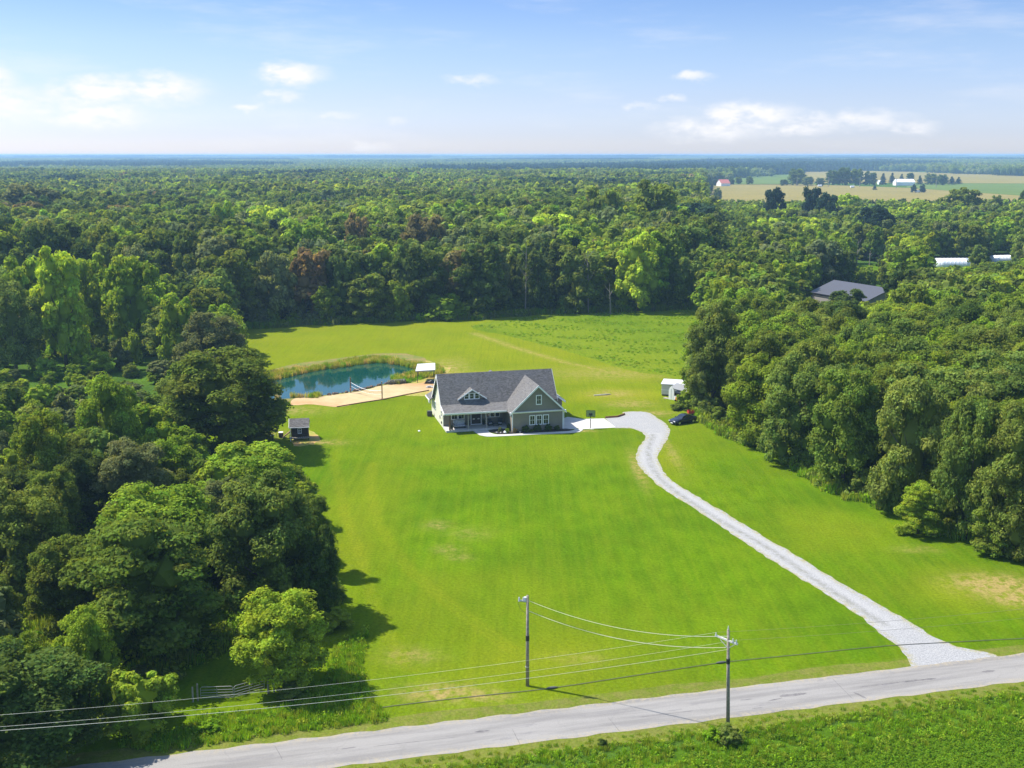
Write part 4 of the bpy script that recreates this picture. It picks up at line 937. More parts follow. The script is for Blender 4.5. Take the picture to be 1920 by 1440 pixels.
for x in (-2, 2):
    for y in (-1.25, 1.05): MB().tube([(x, y, .45), (x, y + .2, .45)], .45, 10).build('wheel', M_tyre, t)
MB().box(1.9, 2.6, -1.22, -1.205, 1.5, 2.3).build('side_window', M_glass, t)
for px, lab in (((1427, 329), 'white silo-like shed alone in the pale field beyond the farmhouse'), ((1537, 350), 'left white hay wrap beside the far field pole'), ((1598, 352), 'right white hay wrap below the far tree clump')):
    c = G(*px); q = MB(); q.tube([(-2.5, 0, 1.3), (2.5, 0, 1.3)], 1.4, 10); o = q.build('hay_wrap', M_far, None, loc=(*c, 0)); tag(o, lab, 'hay bale')
fp = [(1494, 349), (1553, 350), (1612, 351), (1680, 353), (1755, 352)]
fq = []
for k, px in enumerate(fp):
    c = G(*px); t = thing('field_utility_pole', ('leftmost', 'second from left', 'middle', 'second from right', 'rightmost')[k] + ' of the five distant utility poles along the hay field', 'utility pole', (*c, 0), 0, 'distant utility poles')
    MB().tube([(0, 0, 0), (0, 0, 13)], [.45, .3], 6).build('pole', M_pole, t); MB().box(-1.6, 1.6, -.15, .15, 11.6, 12).build('crossarm', M_pole, t); fq.append(Vector((*c, 11.9)))
for k in range(4): cable(fq[k], fq[k + 1], 1.8, .10, M_dkcable, ('leftmost', 'second', 'third', 'rightmost')[k] + ' span of cable between the distant utility poles', 'spans of distant cable')

# ------------------------------------------------------------------ vegetation: leaf-cloud meshes
def foliage_mat(name, instancer):
    m = bpy.data.materials.new(name); m.use_nodes = True; nt = m.node_tree; nt.nodes.clear(); L = nt.links
    out = nt.nodes.new('ShaderNodeOutputMaterial')
    if instancer:
        a = nt.nodes.new('ShaderNodeAttribute'); a.attribute_type = 'INSTANCER'; a.attribute_name = 'tint'; tint = a.outputs['Color']
    else:
        a = nt.nodes.new('ShaderNodeObjectInfo'); tint = a.outputs['Color']
    lv = nt.nodes.new('ShaderNodeAttribute'); lv.attribute_name = 'lv'
    hv = nt.nodes.new('ShaderNodeAttribute'); hv.attribute_name = 'hv'
    v = nt.nodes.new('ShaderNodeVectorMath'); v.operation = 'SCALE'; L.new(tint, v.inputs[0]); L.new(lv.outputs['Fac'], v.inputs['Scale'])
    hs = nt.nodes.new('ShaderNodeHueSaturation'); L.new(v.outputs[0], hs.inputs['Color']); L.new(hv.outputs['Fac'], hs.inputs['Hue'])
    d = nt.nodes.new('ShaderNodeBsdfDiffuse'); L.new(hs.outputs[0], d.inputs[0])
    t = nt.nodes.new('ShaderNodeBsdfTranslucent')
    tv = nt.nodes.new('ShaderNodeVectorMath'); tv.operation = 'MULTIPLY'; L.new(hs.outputs[0], tv.inputs[0]); tv.inputs[1].default_value = (1.4, 1.25, .6); L.new(tv.outputs[0], t.inputs[0])
    mx = nt.nodes.new('ShaderNodeMixShader'); mx.inputs[0].default_value = .42; L.new(d.outputs[0], mx.inputs[1]); L.new(t.outputs[0], mx.inputs[2])
    L.new(mx.outputs[0], out.inputs[0]); return m
M_leaf = foliage_mat('leaves', False); M_leafi = foliage_mat('leaves_of_many', True)
M_bark = mat('bark', (.10, .08, .06), .9, noise=(2, .3))
M_deadwood = mat('bleached_dead_wood', (.24, .21, .17), .9)

ICO = None
def ico():
    global ICO
    if ICO is None:
        bm = bmesh.new(); bmesh.ops.create_icosphere(bm, subdivisions=1, radius=1)
        ICO = (np.array([v.co[:] for v in bm.verts]), np.array([[v.index for v in f.verts] for f in bm.faces])); bm.free()
    return ICO
def np_mesh(name, quads, tris, lv, hv, m):
    """quads (n,4,3), tris (k,3,3), lv per face"""
    nq, nt_ = len(quads), len(tris)
    co = np.concatenate([quads.reshape(-1, 3), tris.reshape(-1, 3)]).astype(np.float32)
    me = bpy.data.meshes.new(name); me.vertices.add(len(co)); me.vertices.foreach_set('co', co.ravel())
    me.loops.add(len(co)); me.loops.foreach_set('vertex_index', np.arange(len(co), dtype=np.int32))
    me.polygons.add(nq + nt_); st = np.concatenate([np.arange(nq) * 4, nq * 4 + np.arange(nt_) * 3]).astype(np.int32)
    me.polygons.foreach_set('loop_start', st)
    me.polygons.foreach_set('loop_total', np.concatenate([np.full(nq, 4), np.full(nt_, 3)]).astype(np.int32))
    me.update(calc_edges=True)
    a = me.attributes.new('lv', 'FLOAT', 'FACE'); a.data.foreach_set('value', lv.astype(np.float32))
    a = me.attributes.new('hv', 'FLOAT', 'FACE'); a.data.foreach_set('value', hv.astype(np.float32))
    me.materials.append(m); return me
def leaf_quads(rng, pos, nrm, size, asp=.62):
    n = len(pos); r = rng.normal(size=(n, 3)); t = np.cross(nrm, r); t /= np.linalg.norm(t, axis=1)[:, None] + 1e-9; b = np.cross(nrm, t)
    s = size * rng.uniform(.6, 1.3, n)[:, None]; t = t * s; b = b * s * asp
    q = np.stack([pos - t, pos - b * rng.uniform(.7, 1.2, (n, 1)), pos + t, pos + b * rng.uniform(.7, 1.2, (n, 1))], 1)
    return q
def crown(name, seed, kind, nclump, nleaf, leaf, m, W=10., Hh=12., core=True):
    rng = np.random.default_rng(seed)
    cs = []; rs = []
    if kind == 'conifer':
        for k in range(nclump):
            z = rng.uniform(0.04, 1) ; rad = (1 - z) ** .8 * W * .5; a = rng.uniform(0, 2 * np.pi); q = rng.uniform(.35, 1) * rad
            cs.append((np.cos(a) * q, np.sin(a) * q, z * Hh - .05 * q)); rs.append(W * .10 * (1.2 - z * .6))
        flat = .5
    else:
        nl = {'round': 21, 'oval': 13, 'layered': 16, 'sparse': 18, 'shrub': 9}[kind]; lobes = []
        for k in range(nl):      # big lobes spread evenly over the envelope
            z = -.8 + 1.75 * (k + rng.uniform(.2, .8)) / nl; a = k * 2.399 + rng.uniform(-.4, .4) + seed; sr = math.sqrt(max(0, 1 - min(1, abs(z)) ** 2))
            rl = W * rng.uniform(.14, .225) * {'oval': .95, 'sparse': .85, 'round': .92, 'shrub': 1.15}.get(kind, 1)
            s2 = {'oval': sr ** .6 * (1 - .15 * z), 'layered': sr ** .5 * (1 - .3 * z)}.get(kind, sr ** .6 * (1 - .05 * z)); rr_ = max(0, W * .5 - rl) * rng.uniform(.72, 1.04)
            lobes.append((math.cos(a) * s2 * rr_, math.sin(a) * s2 * rr_, Hh * (.5 + .40 * z * rng.uniform(.85, 1.1)), rl))
        for k in range(nclump):
            lx, ly, lz, rl = lobes[k % nl]; v = rng.normal(size=3); out_ = np.array([lx, ly, (lz - Hh * .45)]); v += .9 * out_ / (np.linalg.norm(out_) + .1) + np.array([0, 0, .35]); v /= np.linalg.norm(v)
            q_ = rl * rng.uniform(.75, 1.05); cs.append((lx + v[0] * q_, ly + v[1] * q_, lz + v[2] * q_ * (.6 if kind == 'layered' else .95)))
            mid_ = rng.random() < .13
            if mid_: cs[-1] = (cs[-1][0] * .5, cs[-1][1] * .5, Hh * .5 + (cs[-1][2] - Hh * .5) * .7)
            rs.append(W * rng.uniform(.05, .095) * (1.35 if nclump < 80 else 1) * (1.5 if mid_ else 1))
        flat = {'layered': .42, 'round': .75, 'oval': .8, 'sparse': .9, 'shrub': .8}[kind]
    cs = np.array(cs); rs = np.array(rs)
    n = nclump * nleaf; ci = np.repeat(np.arange(nclump), nleaf)
    d = rng.normal(size=(n, 3)); d[:, 2] += .45; d /= np.linalg.norm(d, axis=1)[:, None]
    rad = rs[ci] * rng.uniform(.6, 1.12, n) ** .6
    # little lumps on each clump
    lump = 1 + .22 * np.sin(d[:, 0] * 5 + ci) * np.sin(d[:, 1] * 5 + ci * 2.3) * 1.0
    pos = cs[ci] + d * (rad * lump)[:, None] * np.array([1.15, 1.15, flat])
    nrm = d * np.array([.8, .8, 1.0]) + rng.normal(size=(n, 3)) * .42 + np.array([0, 0, .35])
    if kind == 'sparse': nrm = d * .5 + rng.normal(size=(n, 3)) * .7 + np.array([0, 0, .2])
    nrm /= np.linalg.norm(nrm, axis=1)[:, None]
    pos[:, 2] = np.maximum(pos[:, 2], .02 * Hh)
    q = leaf_quads(rng, pos, nrm, leaf, .62 if kind != 'conifer' else .4)
    clv = rng.uniform(.74, 1.26, nclump); chv = rng.normal(.5, .009, nclump)
    lv = clv[ci] * rng.uniform(.72, 1.28, n); hv = chv[ci] + rng.normal(0, .006, n)
    tr = np.zeros((0, 3, 3)); tlv = np.zeros(0)
    if core:
        iv, ifc = ico(); kk = []
        for c_, r_ in zip(cs, rs): kk.append((iv * r_ * .55 * np.array([1.1, 1.1, flat]) + c_)[ifc])
        if kind != 'conifer':
            for lx, ly, lz, rl in lobes: kk.append((iv * rl * (.60 if nclump > 100 else .74) + np.array([lx, ly, lz]))[ifc])
        kk.append((iv * np.array([W * .17, W * .17, Hh * .30]) + np.array([0, 0, Hh * .48]))[ifc])
        tr = np.concatenate(kk); tlv = np.full(len(tr), .55 if False else .9)
    hi = np.percentile(q[..., 2], 99.7); lo = np.percentile(q[..., 2], .4); o_ = np.array([0, 0, lo]); k = np.array([W / (2 * np.percentile(np.hypot(q[..., 0], q[..., 1]), 99.3)),] * 2 + [Hh * .985 / (hi - lo)]); q = (q - o_) * k + [0, 0, .012 * Hh]; tr = (tr - o_) * k + [0, 0, .012 * Hh]
    return np_mesh(name, q, tr, np.concatenate([lv, tlv]), np.concatenate([hv, np.full(len(tr), .5)]), m)

SPEC = {'round': 4, 'oval': 4, 'layered': 2, 'sparse': 2, 'shrub': 3, 'conifer': 2}
CR = {}
def crowns():
    for kind, cnt in SPEC.items():
        for k in range(cnt):
            sd = 100 * len(kind) + 7 * k + ord(kind[0])
            small = kind == 'shrub'
            W_, H_ = (4., 3.2) if small else ((6., 14.) if kind == 'conifer' else (10., 12.))
            f = 1.0 if not small else .6
            CR[kind, k, 0] = crown('crown', sd, kind, 80 if small else 260, 110 if small else 112, .16 * f, M_leaf, W_, H_)
            CR[kind, k, 1] = crown('crown', sd, kind, 44 if small else 150, 30 if small else 42, .33 * f, M_leaf, W_, H_)
    for kind in ('round', 'oval', 'conifer', 'shrub'):
        for k in range(2 if kind in ('conifer', 'shrub') else 4):
            sd = 500 + 100 * len(kind) + 7 * k
            W_, H_ = (4., 3.2) if kind == 'shrub' else ((6., 14.) if kind == 'conifer' else (10., 12.))
            CR[kind, k, 2] = crown('crown', sd, kind, 60, 42, .5 * (.5 if kind == 'shrub' else 1), M_leafi, W_, H_)
            CR[kind, k, 3] = crown('crown', sd, kind, 30, 16, .95 * (.5 if kind == 'shrub' else 1), M_leafi, W_, H_)
crowns()
def trunk_mesh(seed):
    r = random.Random(seed); q = MB(); pts = [(0, 0, 0), (r.uniform(-.2, .2), r.uniform(-.2, .2), 2.6), (r.uniform(-.4, .4), r.uniform(-.4, .4), 5.5), (r.uniform(-.5, .5), r.uniform(-.5, .5), 9.0)]
    q.tube(pts, [.34, .24, .18, .06], 7)
    for k in range(7):
        a = k * 2.4 + r.random(); z = r.uniform(1.8, 6); l = r.uniform(2.2, 3.8)
        q.tube([(0, 0, z), (math.cos(a) * l * .5, math.sin(a) * l * .5, z + 1.0), (math.cos(a) * l, math.sin(a) * l, z + 2.6)], [.13, .08, .03], 5)
    return q.mesh('trunk', M_bark, True)
TR = [trunk_mesh(k) for k in range(4)]

TINT = {'dk': (0.095, 0.144, 0.030), 'md': (0.164, 0.224, 0.032), 'br': (0.232, 0.325, 0.030), 'lm': (0.333, 0.438, 0.035), 'ol': (.188, .252, .048), 'gy': (0.185, 0.224, 0.082),
        'yl': (0.499, 0.426, 0.030), 'yg': (.235, .335, .034), 'bn': (.215, .175, .070), 'cn': (0.040, 0.076, 0.047)}
CNAME = {'dk': 'dark green', 'md': 'mid green', 'br': 'fresh green', 'lm': 'bright lime green', 'ol': 'olive green', 'gy': 'grey green', 'yl': 'golden yellow', 'yg': 'yellow green', 'bn': 'rusty brown', 'cn': 'blackish green'}

# hand placed: base px x, base px y, top px y, crown width px, kind, tint, label
HT = [
 (530, 1284, 1100, 182, 'round', 'lm', 'round fresh green tree on its own beside the farm gate'),
 (268, 1372, 1248, 160, 'shrub', 'yg', 'rounded yellow-green bush left of the farm gate, above the road'),
 (55, 1440, 1205, 330, 'sparse', 'dk', 'dark drooping tree filling the bottom left corner by the road'),
 (168, 1325, 1140, 125, 'round', 'yg', 'narrow yellow-green tree above the rounded bush'),
 (280, 1232, 958, 310, 'layered', 'md', 'big dark layered tree in the lower left woods above the gate'),
 (505, 1150, 888, 215, 'round', 'ol', 'large olive tree at the lawn edge above the round tree'),
 (600, 1160, 985, 95, 'round', 'dk', 'dark tree at the lawn edge casting the lowest shadow'),
 (585, 1075, 930, 90, 'oval', 'md', 'mid green tree at the lawn edge beside the large olive tree'),
 (305, 1120, 908, 260, 'round', 'br', 'broad fresh green tree left of the large olive tree'),
 (470, 985, 832, 215, 'round', 'br', 'fresh green spreading tree below the brown playhouse'),
 (262, 985, 826, 150, 'oval', 'gy', 'grey green tree left of the fresh green spreading tree'),
 (425, 842, 655, 240, 'round', 'md', 'big dark oak standing left of the brown playhouse'),
 (350, 838, 690, 110, 'round', 'ol', 'brownish olive left half of the oak group by the playhouse'),
 (398, 712, 582, 135, 'sparse', 'gy', 'pale feathery grey green tree above the big oak'),
 (322, 690, 575, 110, 'round', 'ol', 'olive rounded tree left of the feathery grey green tree'),
 (395, 662, 540, 110, 'round', 'md', 'mid green tree at the back left corner of the lawn'),
 (90, 968, 770, 140, 'oval', 'br', 'tall fresh green poplar-like tree at the far left, lower of two'),
 (215, 905, 700, 130, 'oval', 'br', 'tall fresh green poplar-like tree in the middle of the left woods'),
 (50, 1120, 900, 190, 'round', 'ol', 'brown-tinged olive tree at the far left edge'),
 (130, 1180, 1010, 150, 'round', 'md', 'mid green rounded tree among darker ones at the lower left'),
 (60, 668, 480, 105, 'round', 'br', 'fresh green tall poplar left of the lime one at upper left'),
 (125, 690, 462, 115, 'round', 'lm', 'bright lime green poplar at upper left, brightest there'),
 (178, 655, 476, 105, 'round', 'br', 'fresh green poplar right of the lime one at upper left'),
 (255, 665, 480, 120, 'round', 'br', 'fresh green tall tree right of the lime poplars'),
 (30, 700, 520, 120, 'oval', 'ol', 'olive brown tall tree at the left edge beside the lime poplars'),
 (435, 612, 468, 130, 'round', 'md', 'dark tree with golden upper leaves at the back left lawn corner'),
 (520, 605, 470, 90, 'sparse', 'gy', 'feathery grey green tree at the back edge above the pond'),
 (612, 604, 535, 62, 'round', 'yg', 'short yellow green tree at the back lawn edge above the pond'),
 (690, 602, 510, 100, 'round', 'md', 'dense rounded tree at the back lawn edge above the pond'),
 (748, 600, 525, 62, 'round', 'yg', 'yellowish green tree at the back edge right of the dense rounded tree'),
 (836, 597, 548, 105, 'shrub', 'br', 'wide bushy green clump at the back edge above the dormer'),
 (1195, 583, 438, 98, 'oval', 'lm', 'bright lime green tree standing out above the meadow'),
 (712, 560, 462, 62, 'round', 'yl', 'small golden yellow tree in the back woods above the pond'),
 (798, 545, 402, 105, 'round', 'bn', 'rusty brown tree in the back woods, the larger of two brown ones'),
 (672, 545, 400, 70, 'round', 'bn', 'purplish brown tree in the back woods, the smaller of two brown ones'),
 (580, 560, 408, 130, 'round', 'yg', 'large yellow-olive tree in the back woods above the pond left end'),
 (862, 560, 428, 100, 'round', 'gy', 'smooth round grey green tree in the back woods above the dormer'),
 (425, 520, 380, 70, 'oval', 'yg', 'yellow green crown high in the back woods at the left'),
 (1000, 585, 470, 80, 'oval', 'dk', 'dark upright tree at the back edge above the garage gable'),
 (1085, 583, 460, 110, 'round', 'ol', 'olive rounded tree at the back edge behind the meadow'),
 (1225, 500, 338, 125, 'round', 'md', 'very tall tree cluster crown topping the back woods above the meadow'),
 (1130, 505, 352, 110, 'round', 'md', 'tall green crown topping the back woods left of the tallest cluster'),
 (1290, 575, 470, 80, 'round', 'ol', 'brownish olive tree at the right end of the back woods edge'),
 (60, 470, 345, 130, 'round', 'gy', 'purplish grey bare-looking tree far up in the left woods'),
 (1335, 770, 568, 118, 'round', 'ol', 'tall broad tree at the front left tip of the right woods'),
 (1368, 715, 556, 110, 'round', 'md', 'tall tree behind the white sheds in the right woods'),
 (1415, 806, 620, 130, 'round', 'md', 'tall tree right of the navy car at the lawn edge'),
 (1490, 868, 665, 150, 'round', 'ol', 'large olive tree at the bend of the right woods edge'),
 (1580, 915, 690, 150, 'round', 'md', 'large tree at the middle of the right woods edge'),
 (1700, 962, 705, 150, 'oval', 'ol', 'tall olive tree over the dark gap in the right woods edge'),
 (1720, 1000, 905, 95, 'layered', 'br', 'small layered bright tree at the foot of the right woods'),
 (1668, 955, 870, 70, 'round', 'br', 'small light green tree at the foot of the right woods edge'),
 (1810, 1010, 745, 150, 'oval', 'ol', 'tall pale olive tree near the right frame edge'),
 (1900, 1040, 760, 170, 'round', 'ol', 'broad tree at the right frame edge above the lawn'),
 (1860, 1035, 930, 110, 'round', 'md', 'small rounded tree in front at the right frame edge'),
 (1420, 560, 520, 100, 'round', 'md', 'rounded crown behind the right woods left of the pole barn'),
 (1588, 600, 540, 78, 'round', 'dk', 'dark rounded tree in front of the pole barn right end'),
 (1448, 440, 352, 48, 'pine', 'cn', 'blackish pine standing above the hay field edge, leftmost'),
 (1518, 440, 351, 46, 'pine', 'cn', 'blackish pine standing above the hay field edge, centre'),
 (1548, 445, 362, 50, 'pine', 'cn', 'wide blackish evergreen right of the pines by the hay field'),
 (1640, 480, 385, 95, 'pine', 'cn', 'dark blackish tree between bright yellow green ones beyond the barn'),
 (1585, 430, 362, 60, 'round', 'lm', 'bright yellow green tree at the hay field edge'),
 (1800, 425, 351, 84, 'round', 'md', 'wide round tree standing in the hay field right side'),
 (1865, 418, 366, 26, 'round', 'md', 'small round tree right of the wide field tree'),
 (1916, 412, 357, 26, 'round', 'dk', 'dark tree at the right frame edge in the field'),
 (1493, 347, 316, 38, 'round', 'md', 'pale round tree above the second field pole, left of farm trees'),
 (1345, 343, 322, 30, 'round', 'md', 'round tree above the red-roofed farmhouse'),
 (1713, 361, 345, 14, 'shrub', 'cn', 'left one of two round evergreens before the long white farm building'),
 (1729, 361, 345, 14, 'shrub', 'cn', 'right one of two round evergreens before the long white farm building'),
 (1640, 356, 346, 10, 'conifer', 'cn', 'small lone evergreen cone on the hay field'),
]
for k, (x, b, t_, w_, kd, tn) in enumerate([(1470, 348, 336, 18, 'round', 'dk'), (1515, 348, 331, 24, 'round', 'md'), (1537, 349, 333, 22, 'round', 'dk'), (1560, 347, 319, 30, 'round', 'dk'), (1580, 347, 314, 34, 'round', 'dk'),
      (1605, 347, 316, 30, 'round', 'md'), (1630, 347, 321, 28, 'round', 'dk'), (1655, 346, 325, 18, 'conifer', 'cn'), (1672, 344, 324, 16, 'conifer', 'cn'), (1690, 342, 326, 14, 'conifer', 'cn'), (1706, 343, 324, 16, 'round', 'dk'),
      (1724, 346, 329, 14, 'conifer', 'cn'), (1745, 346, 325, 30, 'round', 'gy'), (1766, 347, 327, 24, 'round', 'dk'), (1784, 346, 331, 18, 'conifer', 'cn'), (1797, 345, 332, 16, 'conifer', 'cn'),
      (1385, 345, 331, 16, 'round', 'md'), (1405, 346, 330, 16, 'round', 'md'), (1372, 346, 334, 12, 'round', 'dk'), (1327, 351, 328, 16, 'round', 'dk'), (1340, 348, 336, 14, 'round', 'dk'), (1318, 364, 338, 24, 'round', 'md'), (1331, 359, 341, 16, 'round', 'dk'), (1305, 368, 335, 28, 'round', 'ol'), (1345, 374, 352, 18, 'round', 'md'), (1690, 402, 372, 26, 'round', 'dk'), (1716, 402, 371, 24, 'round', 'md')]):
    HT.append((x, b, t_, w_, kd, tn, None))

for k, x in enumerate((8, 38, 66, 96, 128, 160, 190, 222, 250, 276)):
    HT.append((x, 668 + (k % 3) * 7, 618 + (k * 5) % 4 * 5, 40, 'shrub', ('br', 'md', 'ol', 'gy')[k % 4], None))
TREES = []      # dicts
rng = random.Random(2024)
def add_tree(X, Y, h, w, kind, tint, label=None, hand=False):
    zc = ZC(Y); TREES.append(dict(X=X, Y=Y, h=h, w=w, kind=kind, tint=tint, label=label, hand=hand, size=(h * w) ** .5 / zc))
for bx, by, ty, w, kd, tn, lab in HT:
    X, Y = G(bx, by); zc = ZC(Y); add_tree(X, Y, max(1.2, height_at(ty, Y + w * zc / F * .1)), w * zc / F, kd, tn, lab, True)

VIS = [(462, 617), (600, 609), (770, 602), (880, 600), (1000, 590), (1180, 585), (1322, 579), (1298, 612), (1276, 650), (1272, 700), (1228, 712), (1228, 755), (1300, 796), (1390, 824), (1480, 866), (1560, 911),
       (1700, 964), (1800, 1004), (1925, 1040), (1925, 1440), (100, 1440), (215, 1395), (330, 1340), (350, 1290), (450, 1300), (640, 1250), (700, 1190), (655, 1150), (630, 1080), (617, 1020), (603, 960), (582, 900), (565, 865), (500, 845), (495, 800),
       (540, 785), (556, 745), (535, 705), (478, 655)]
BASE_CLEAR = [(455, 616)] + VL[1:] + [(2100, 1100), (2100, 1600), (-600, 1600), (-200, 1440), (100, 1400), (250, 1340), (330, 1250), (430, 1210), (560, 1200), (605, 1150), (590, 1080), (570, 1000), (548, 930), (520, 860), (500, 830), (515, 740), (500, 700), (470, 650)]
BASE_CLEAR_G = [G(*q) for q in BASE_CLEAR if q[1] < 1500] 
BASE_CLEAR_G = []
for q in BASE_CLEAR: BASE_CLEAR_G.append(G(*q))
FIELD_G = [G(*q) for q in FIELD_PX]
PROT = [((1514, 522, 1650, 566), 336), ((1758, 480, 1818, 500), 420), ((1603, 486, 1650, 497), 440), ((1858, 478, 1895, 492), 450), ((1332, 326, 1925, 360), 900)]
SCRUB_G = [G(*q) for q in [(-300, 645), (250, 640), (330, 690), (335, 770), (180, 800), (-300, 800)]]
CLEARG = [G(*q) for q in [(1590, 492), (1810, 492), (1860, 512), (1600, 515)]]
def pip(x, y, poly): return bool(inpoly(np.array([x]), np.array([y]), poly)[0])
def blocks(X, Y, h, w):
    """would this tree hide something the photo shows in the open?"""
    zt = proj(X, Y, h)[1]; zc = ZC(Y); cx, base = proj(X, Y, 0); hw = w * F / zc / 2
    for (x0, y0, x1, y1), D in PROT:
        if Y < D and cx + hw * .8 > x0 and cx - hw * .8 < x1 and zt < y1 - 2 and base > y0: return True
    cy = (zt + base) / 2; hh = (base - zt) / 2
    if Y < 330:
        for k in range(12):
            a = k * math.pi / 6; px, py = cx + hw * .93 * math.cos(a), cy + hh * .93 * math.sin(a)
            if pip(px, py, VIS) and py < base - 3: return True
    return False
HG = [(t['X'], t['Y'], t['w']) for t in TREES]
def pick(r, pairs):
    s = sum(b for a, b in pairs); x = r.random() * s
    for a, b in pairs:
        x -= b
        if x <= 0: return a
    return pairs[-1][0]
def vnoise(x, y, s):
    x /= s; y /= s
    return .5 + .25 * (math.sin(x * 1.7 + 1.3 * math.sin(y * 1.1)) + math.sin(y * 2.1 + 1.7 * math.sin(x * .9 + 2)))
far_pts = []     # X, Y, kind, h, w, tint
Y = 62.0
bp_ = bt.location; BARN = (bp_.x + 12.3, bp_.y - 6.4)
while Y < 1650:
    sp = 5.0 if Y < 200 else (7.2 if Y < 420 else (8.8 if Y < 900 else 10.5))
    half = .5 * Y + (45 if Y < 400 else 30); X = -half
    while X < half:
        x = X + rng.uniform(-.42, .42) * sp; y = Y + rng.uniform(-.42, .42) * sp; X += sp
        if pip(x, y, BASE_CLEAR_G) or pip(x, y, FIELD_G) or pip(x, y, CLEARG): continue
        s_, t_ = (x - rdA[0]) * rd.x + (y - rdA[1]) * rd.y, (x - rdA[0]) * rn.x + (y - rdA[1]) * rn.y
        if t_ < 4.5: continue
        if abs(x - BARN[0]) < 15 and abs(y - BARN[1]) < 17: continue
        px, py = proj(x, y, 0); left = px < 560 and Y < 285; right = px > 1250 and Y < 330
        nz = vnoise(x, y, 22)
        if left and vnoise(x + 50, y, 9) > .86: continue
        if left:
            if pip(x, y, SCRUB_G):
                h = rng.uniform(2.6, 5.2) ; w = h * rng.uniform(1.0, 1.4); kd = pick(rng, [('shrub', 3), ('round', 1), ('sparse', 1.2)]); tn = pick(rng, [('br', 3), ('lm', .9), ('gy', 1.6), ('md', 1.8), ('ol', 1)])
            elif Y < 128: h = rng.uniform(5, 9.5); w = h * rng.uniform(.65, .9); kd = pick(rng, [('round', 3), ('layered', 1.5), ('oval', 1), ('sparse', .6)]); tn = pick(rng, [('dk', 1.0), ('md', 3), ('ol', 1.4), ('br', 2.6), ('lm', .4), ('yg', .5), ('gy', .8)])
            elif Y < 200: h = rng.uniform(4, 9.5) if vnoise(x, y, 14) < .6 else rng.uniform(2.5, 5); w = h * rng.uniform(.6, .95); kd = pick(rng, [('round', 2), ('oval', 2.4), ('sparse', .8)]); tn = pick(rng, [('br', 3.2), ('md', 1.8), ('ol', 1.3), ('gy', 1.3), ('lm', 1.1)])
            else: h = rng.uniform(10, 16); w = h * rng.uniform(.55, .8); kd = pick(rng, [('round', 2), ('oval', 2.4), ('sparse', .7)]); tn = pick(rng, [('br', 2.2), ('md', 2), ('lm', .8), ('ol', 1), ('dk', 1)])
            if 128 < Y < 200 and px < 340: h = max(2.4, min(h, height_at(rng.uniform(690, 770), y))); w = min(w, h * 1.3)
        elif right:
            h = rng.uniform(12, 16.5); w = h * rng.uniform(.62, .95); kd = pick(rng, [('round', 3.4), ('oval', 1.6)]); tn = pick(rng, [('ol', 1.6), ('md', 3.4), ('br', 1.6), ('dk', .9), ('yg', .4)])
        else:
            h = rng.uniform(17.5, 24) if px < 1330 else rng.uniform(11.5, 16.5)
            if px > 1318 and Y > 330: h = min(h, max(4, height_at(rng.uniform(372, 388), Y)))
            if 480 < px < 880 and Y < 335: h = rng.uniform(17, 21.5)
            if px < 1300: h += 5 * (vnoise(x, y, 70) - .5)
            w = h * rng.uniform(.55, .9); kd = pick(rng, [('round', 3.5), ('oval', 1.8), ('sparse', .5), ('conifer', .12)])
            if px > 1300: tn = pick(rng, [('md', 2.6), ('br', 2.0), ('ol', 1.3), ('dk', 1.6), ('lm', .7), ('yg', .9), ('gy', .5)])
            else:
                tn = pick(rng, [('md', 3), ('dk', 2.2), ('ol', 2.6), ('gy', 1.1), ('br', 1.1), ('yg', .6), ('bn', .16), ('lm', .12)])
                if vnoise(x, y, 140) > .86: tn = pick(rng, [('dk', 2), ('cn', 2)])
            if kd == 'conifer': tn = 'cn'; w *= .7
        if kd == 'conifer' and tn != 'cn': tn = 'cn'
        if any(abs(x - a) < (b_w := min(w_, 11) * .36 + w * .14) and abs(y - b) < b_w for a, b, w_ in HG if abs(y - b) < 14): continue
        ok = True
        for q in range(4):
            if not blocks(x, y, h, w): break
            h *= .8; w *= .85
        else: continue
        if h < 2.2: continue
        zc = ZC(y)
        TREES.append(dict(X=x, Y=y, h=h, w=w, kind=kd, tint=tn, label=None, hand=False, size=(h * w) ** .5 / zc))
    Y += sp * .95

# which are visible in frame: the largest become individuals
def inframe(t):
    x0, y0 = proj(t['X'], t['Y'], t['h']); return -30 < x0 < 1950 and y0 < 1445
trees_big = [t for t in TREES if t['kind'] != 'shrub']; shr = [t for t in TREES if t['kind'] == 'shrub']
def rank(lst, n):
    vis = sorted([t for t in lst if inframe(t) and not t['hand']], key=lambda t: -t['size']); hand = [t for t in lst if t['hand']]
    k = max(0, n - len(hand)); return hand + vis[:k], vis[k:] + [t for t in lst if not inframe(t) and not t['hand']]
dec, decrest = rank([t for t in trees_big if t['kind'] not in ('conifer', 'pine')], 296)
con, conrest = rank([t for t in trees_big if t['kind'] in ('conifer', 'pine')], 40)
shi, shrest = rank(shr, 150)

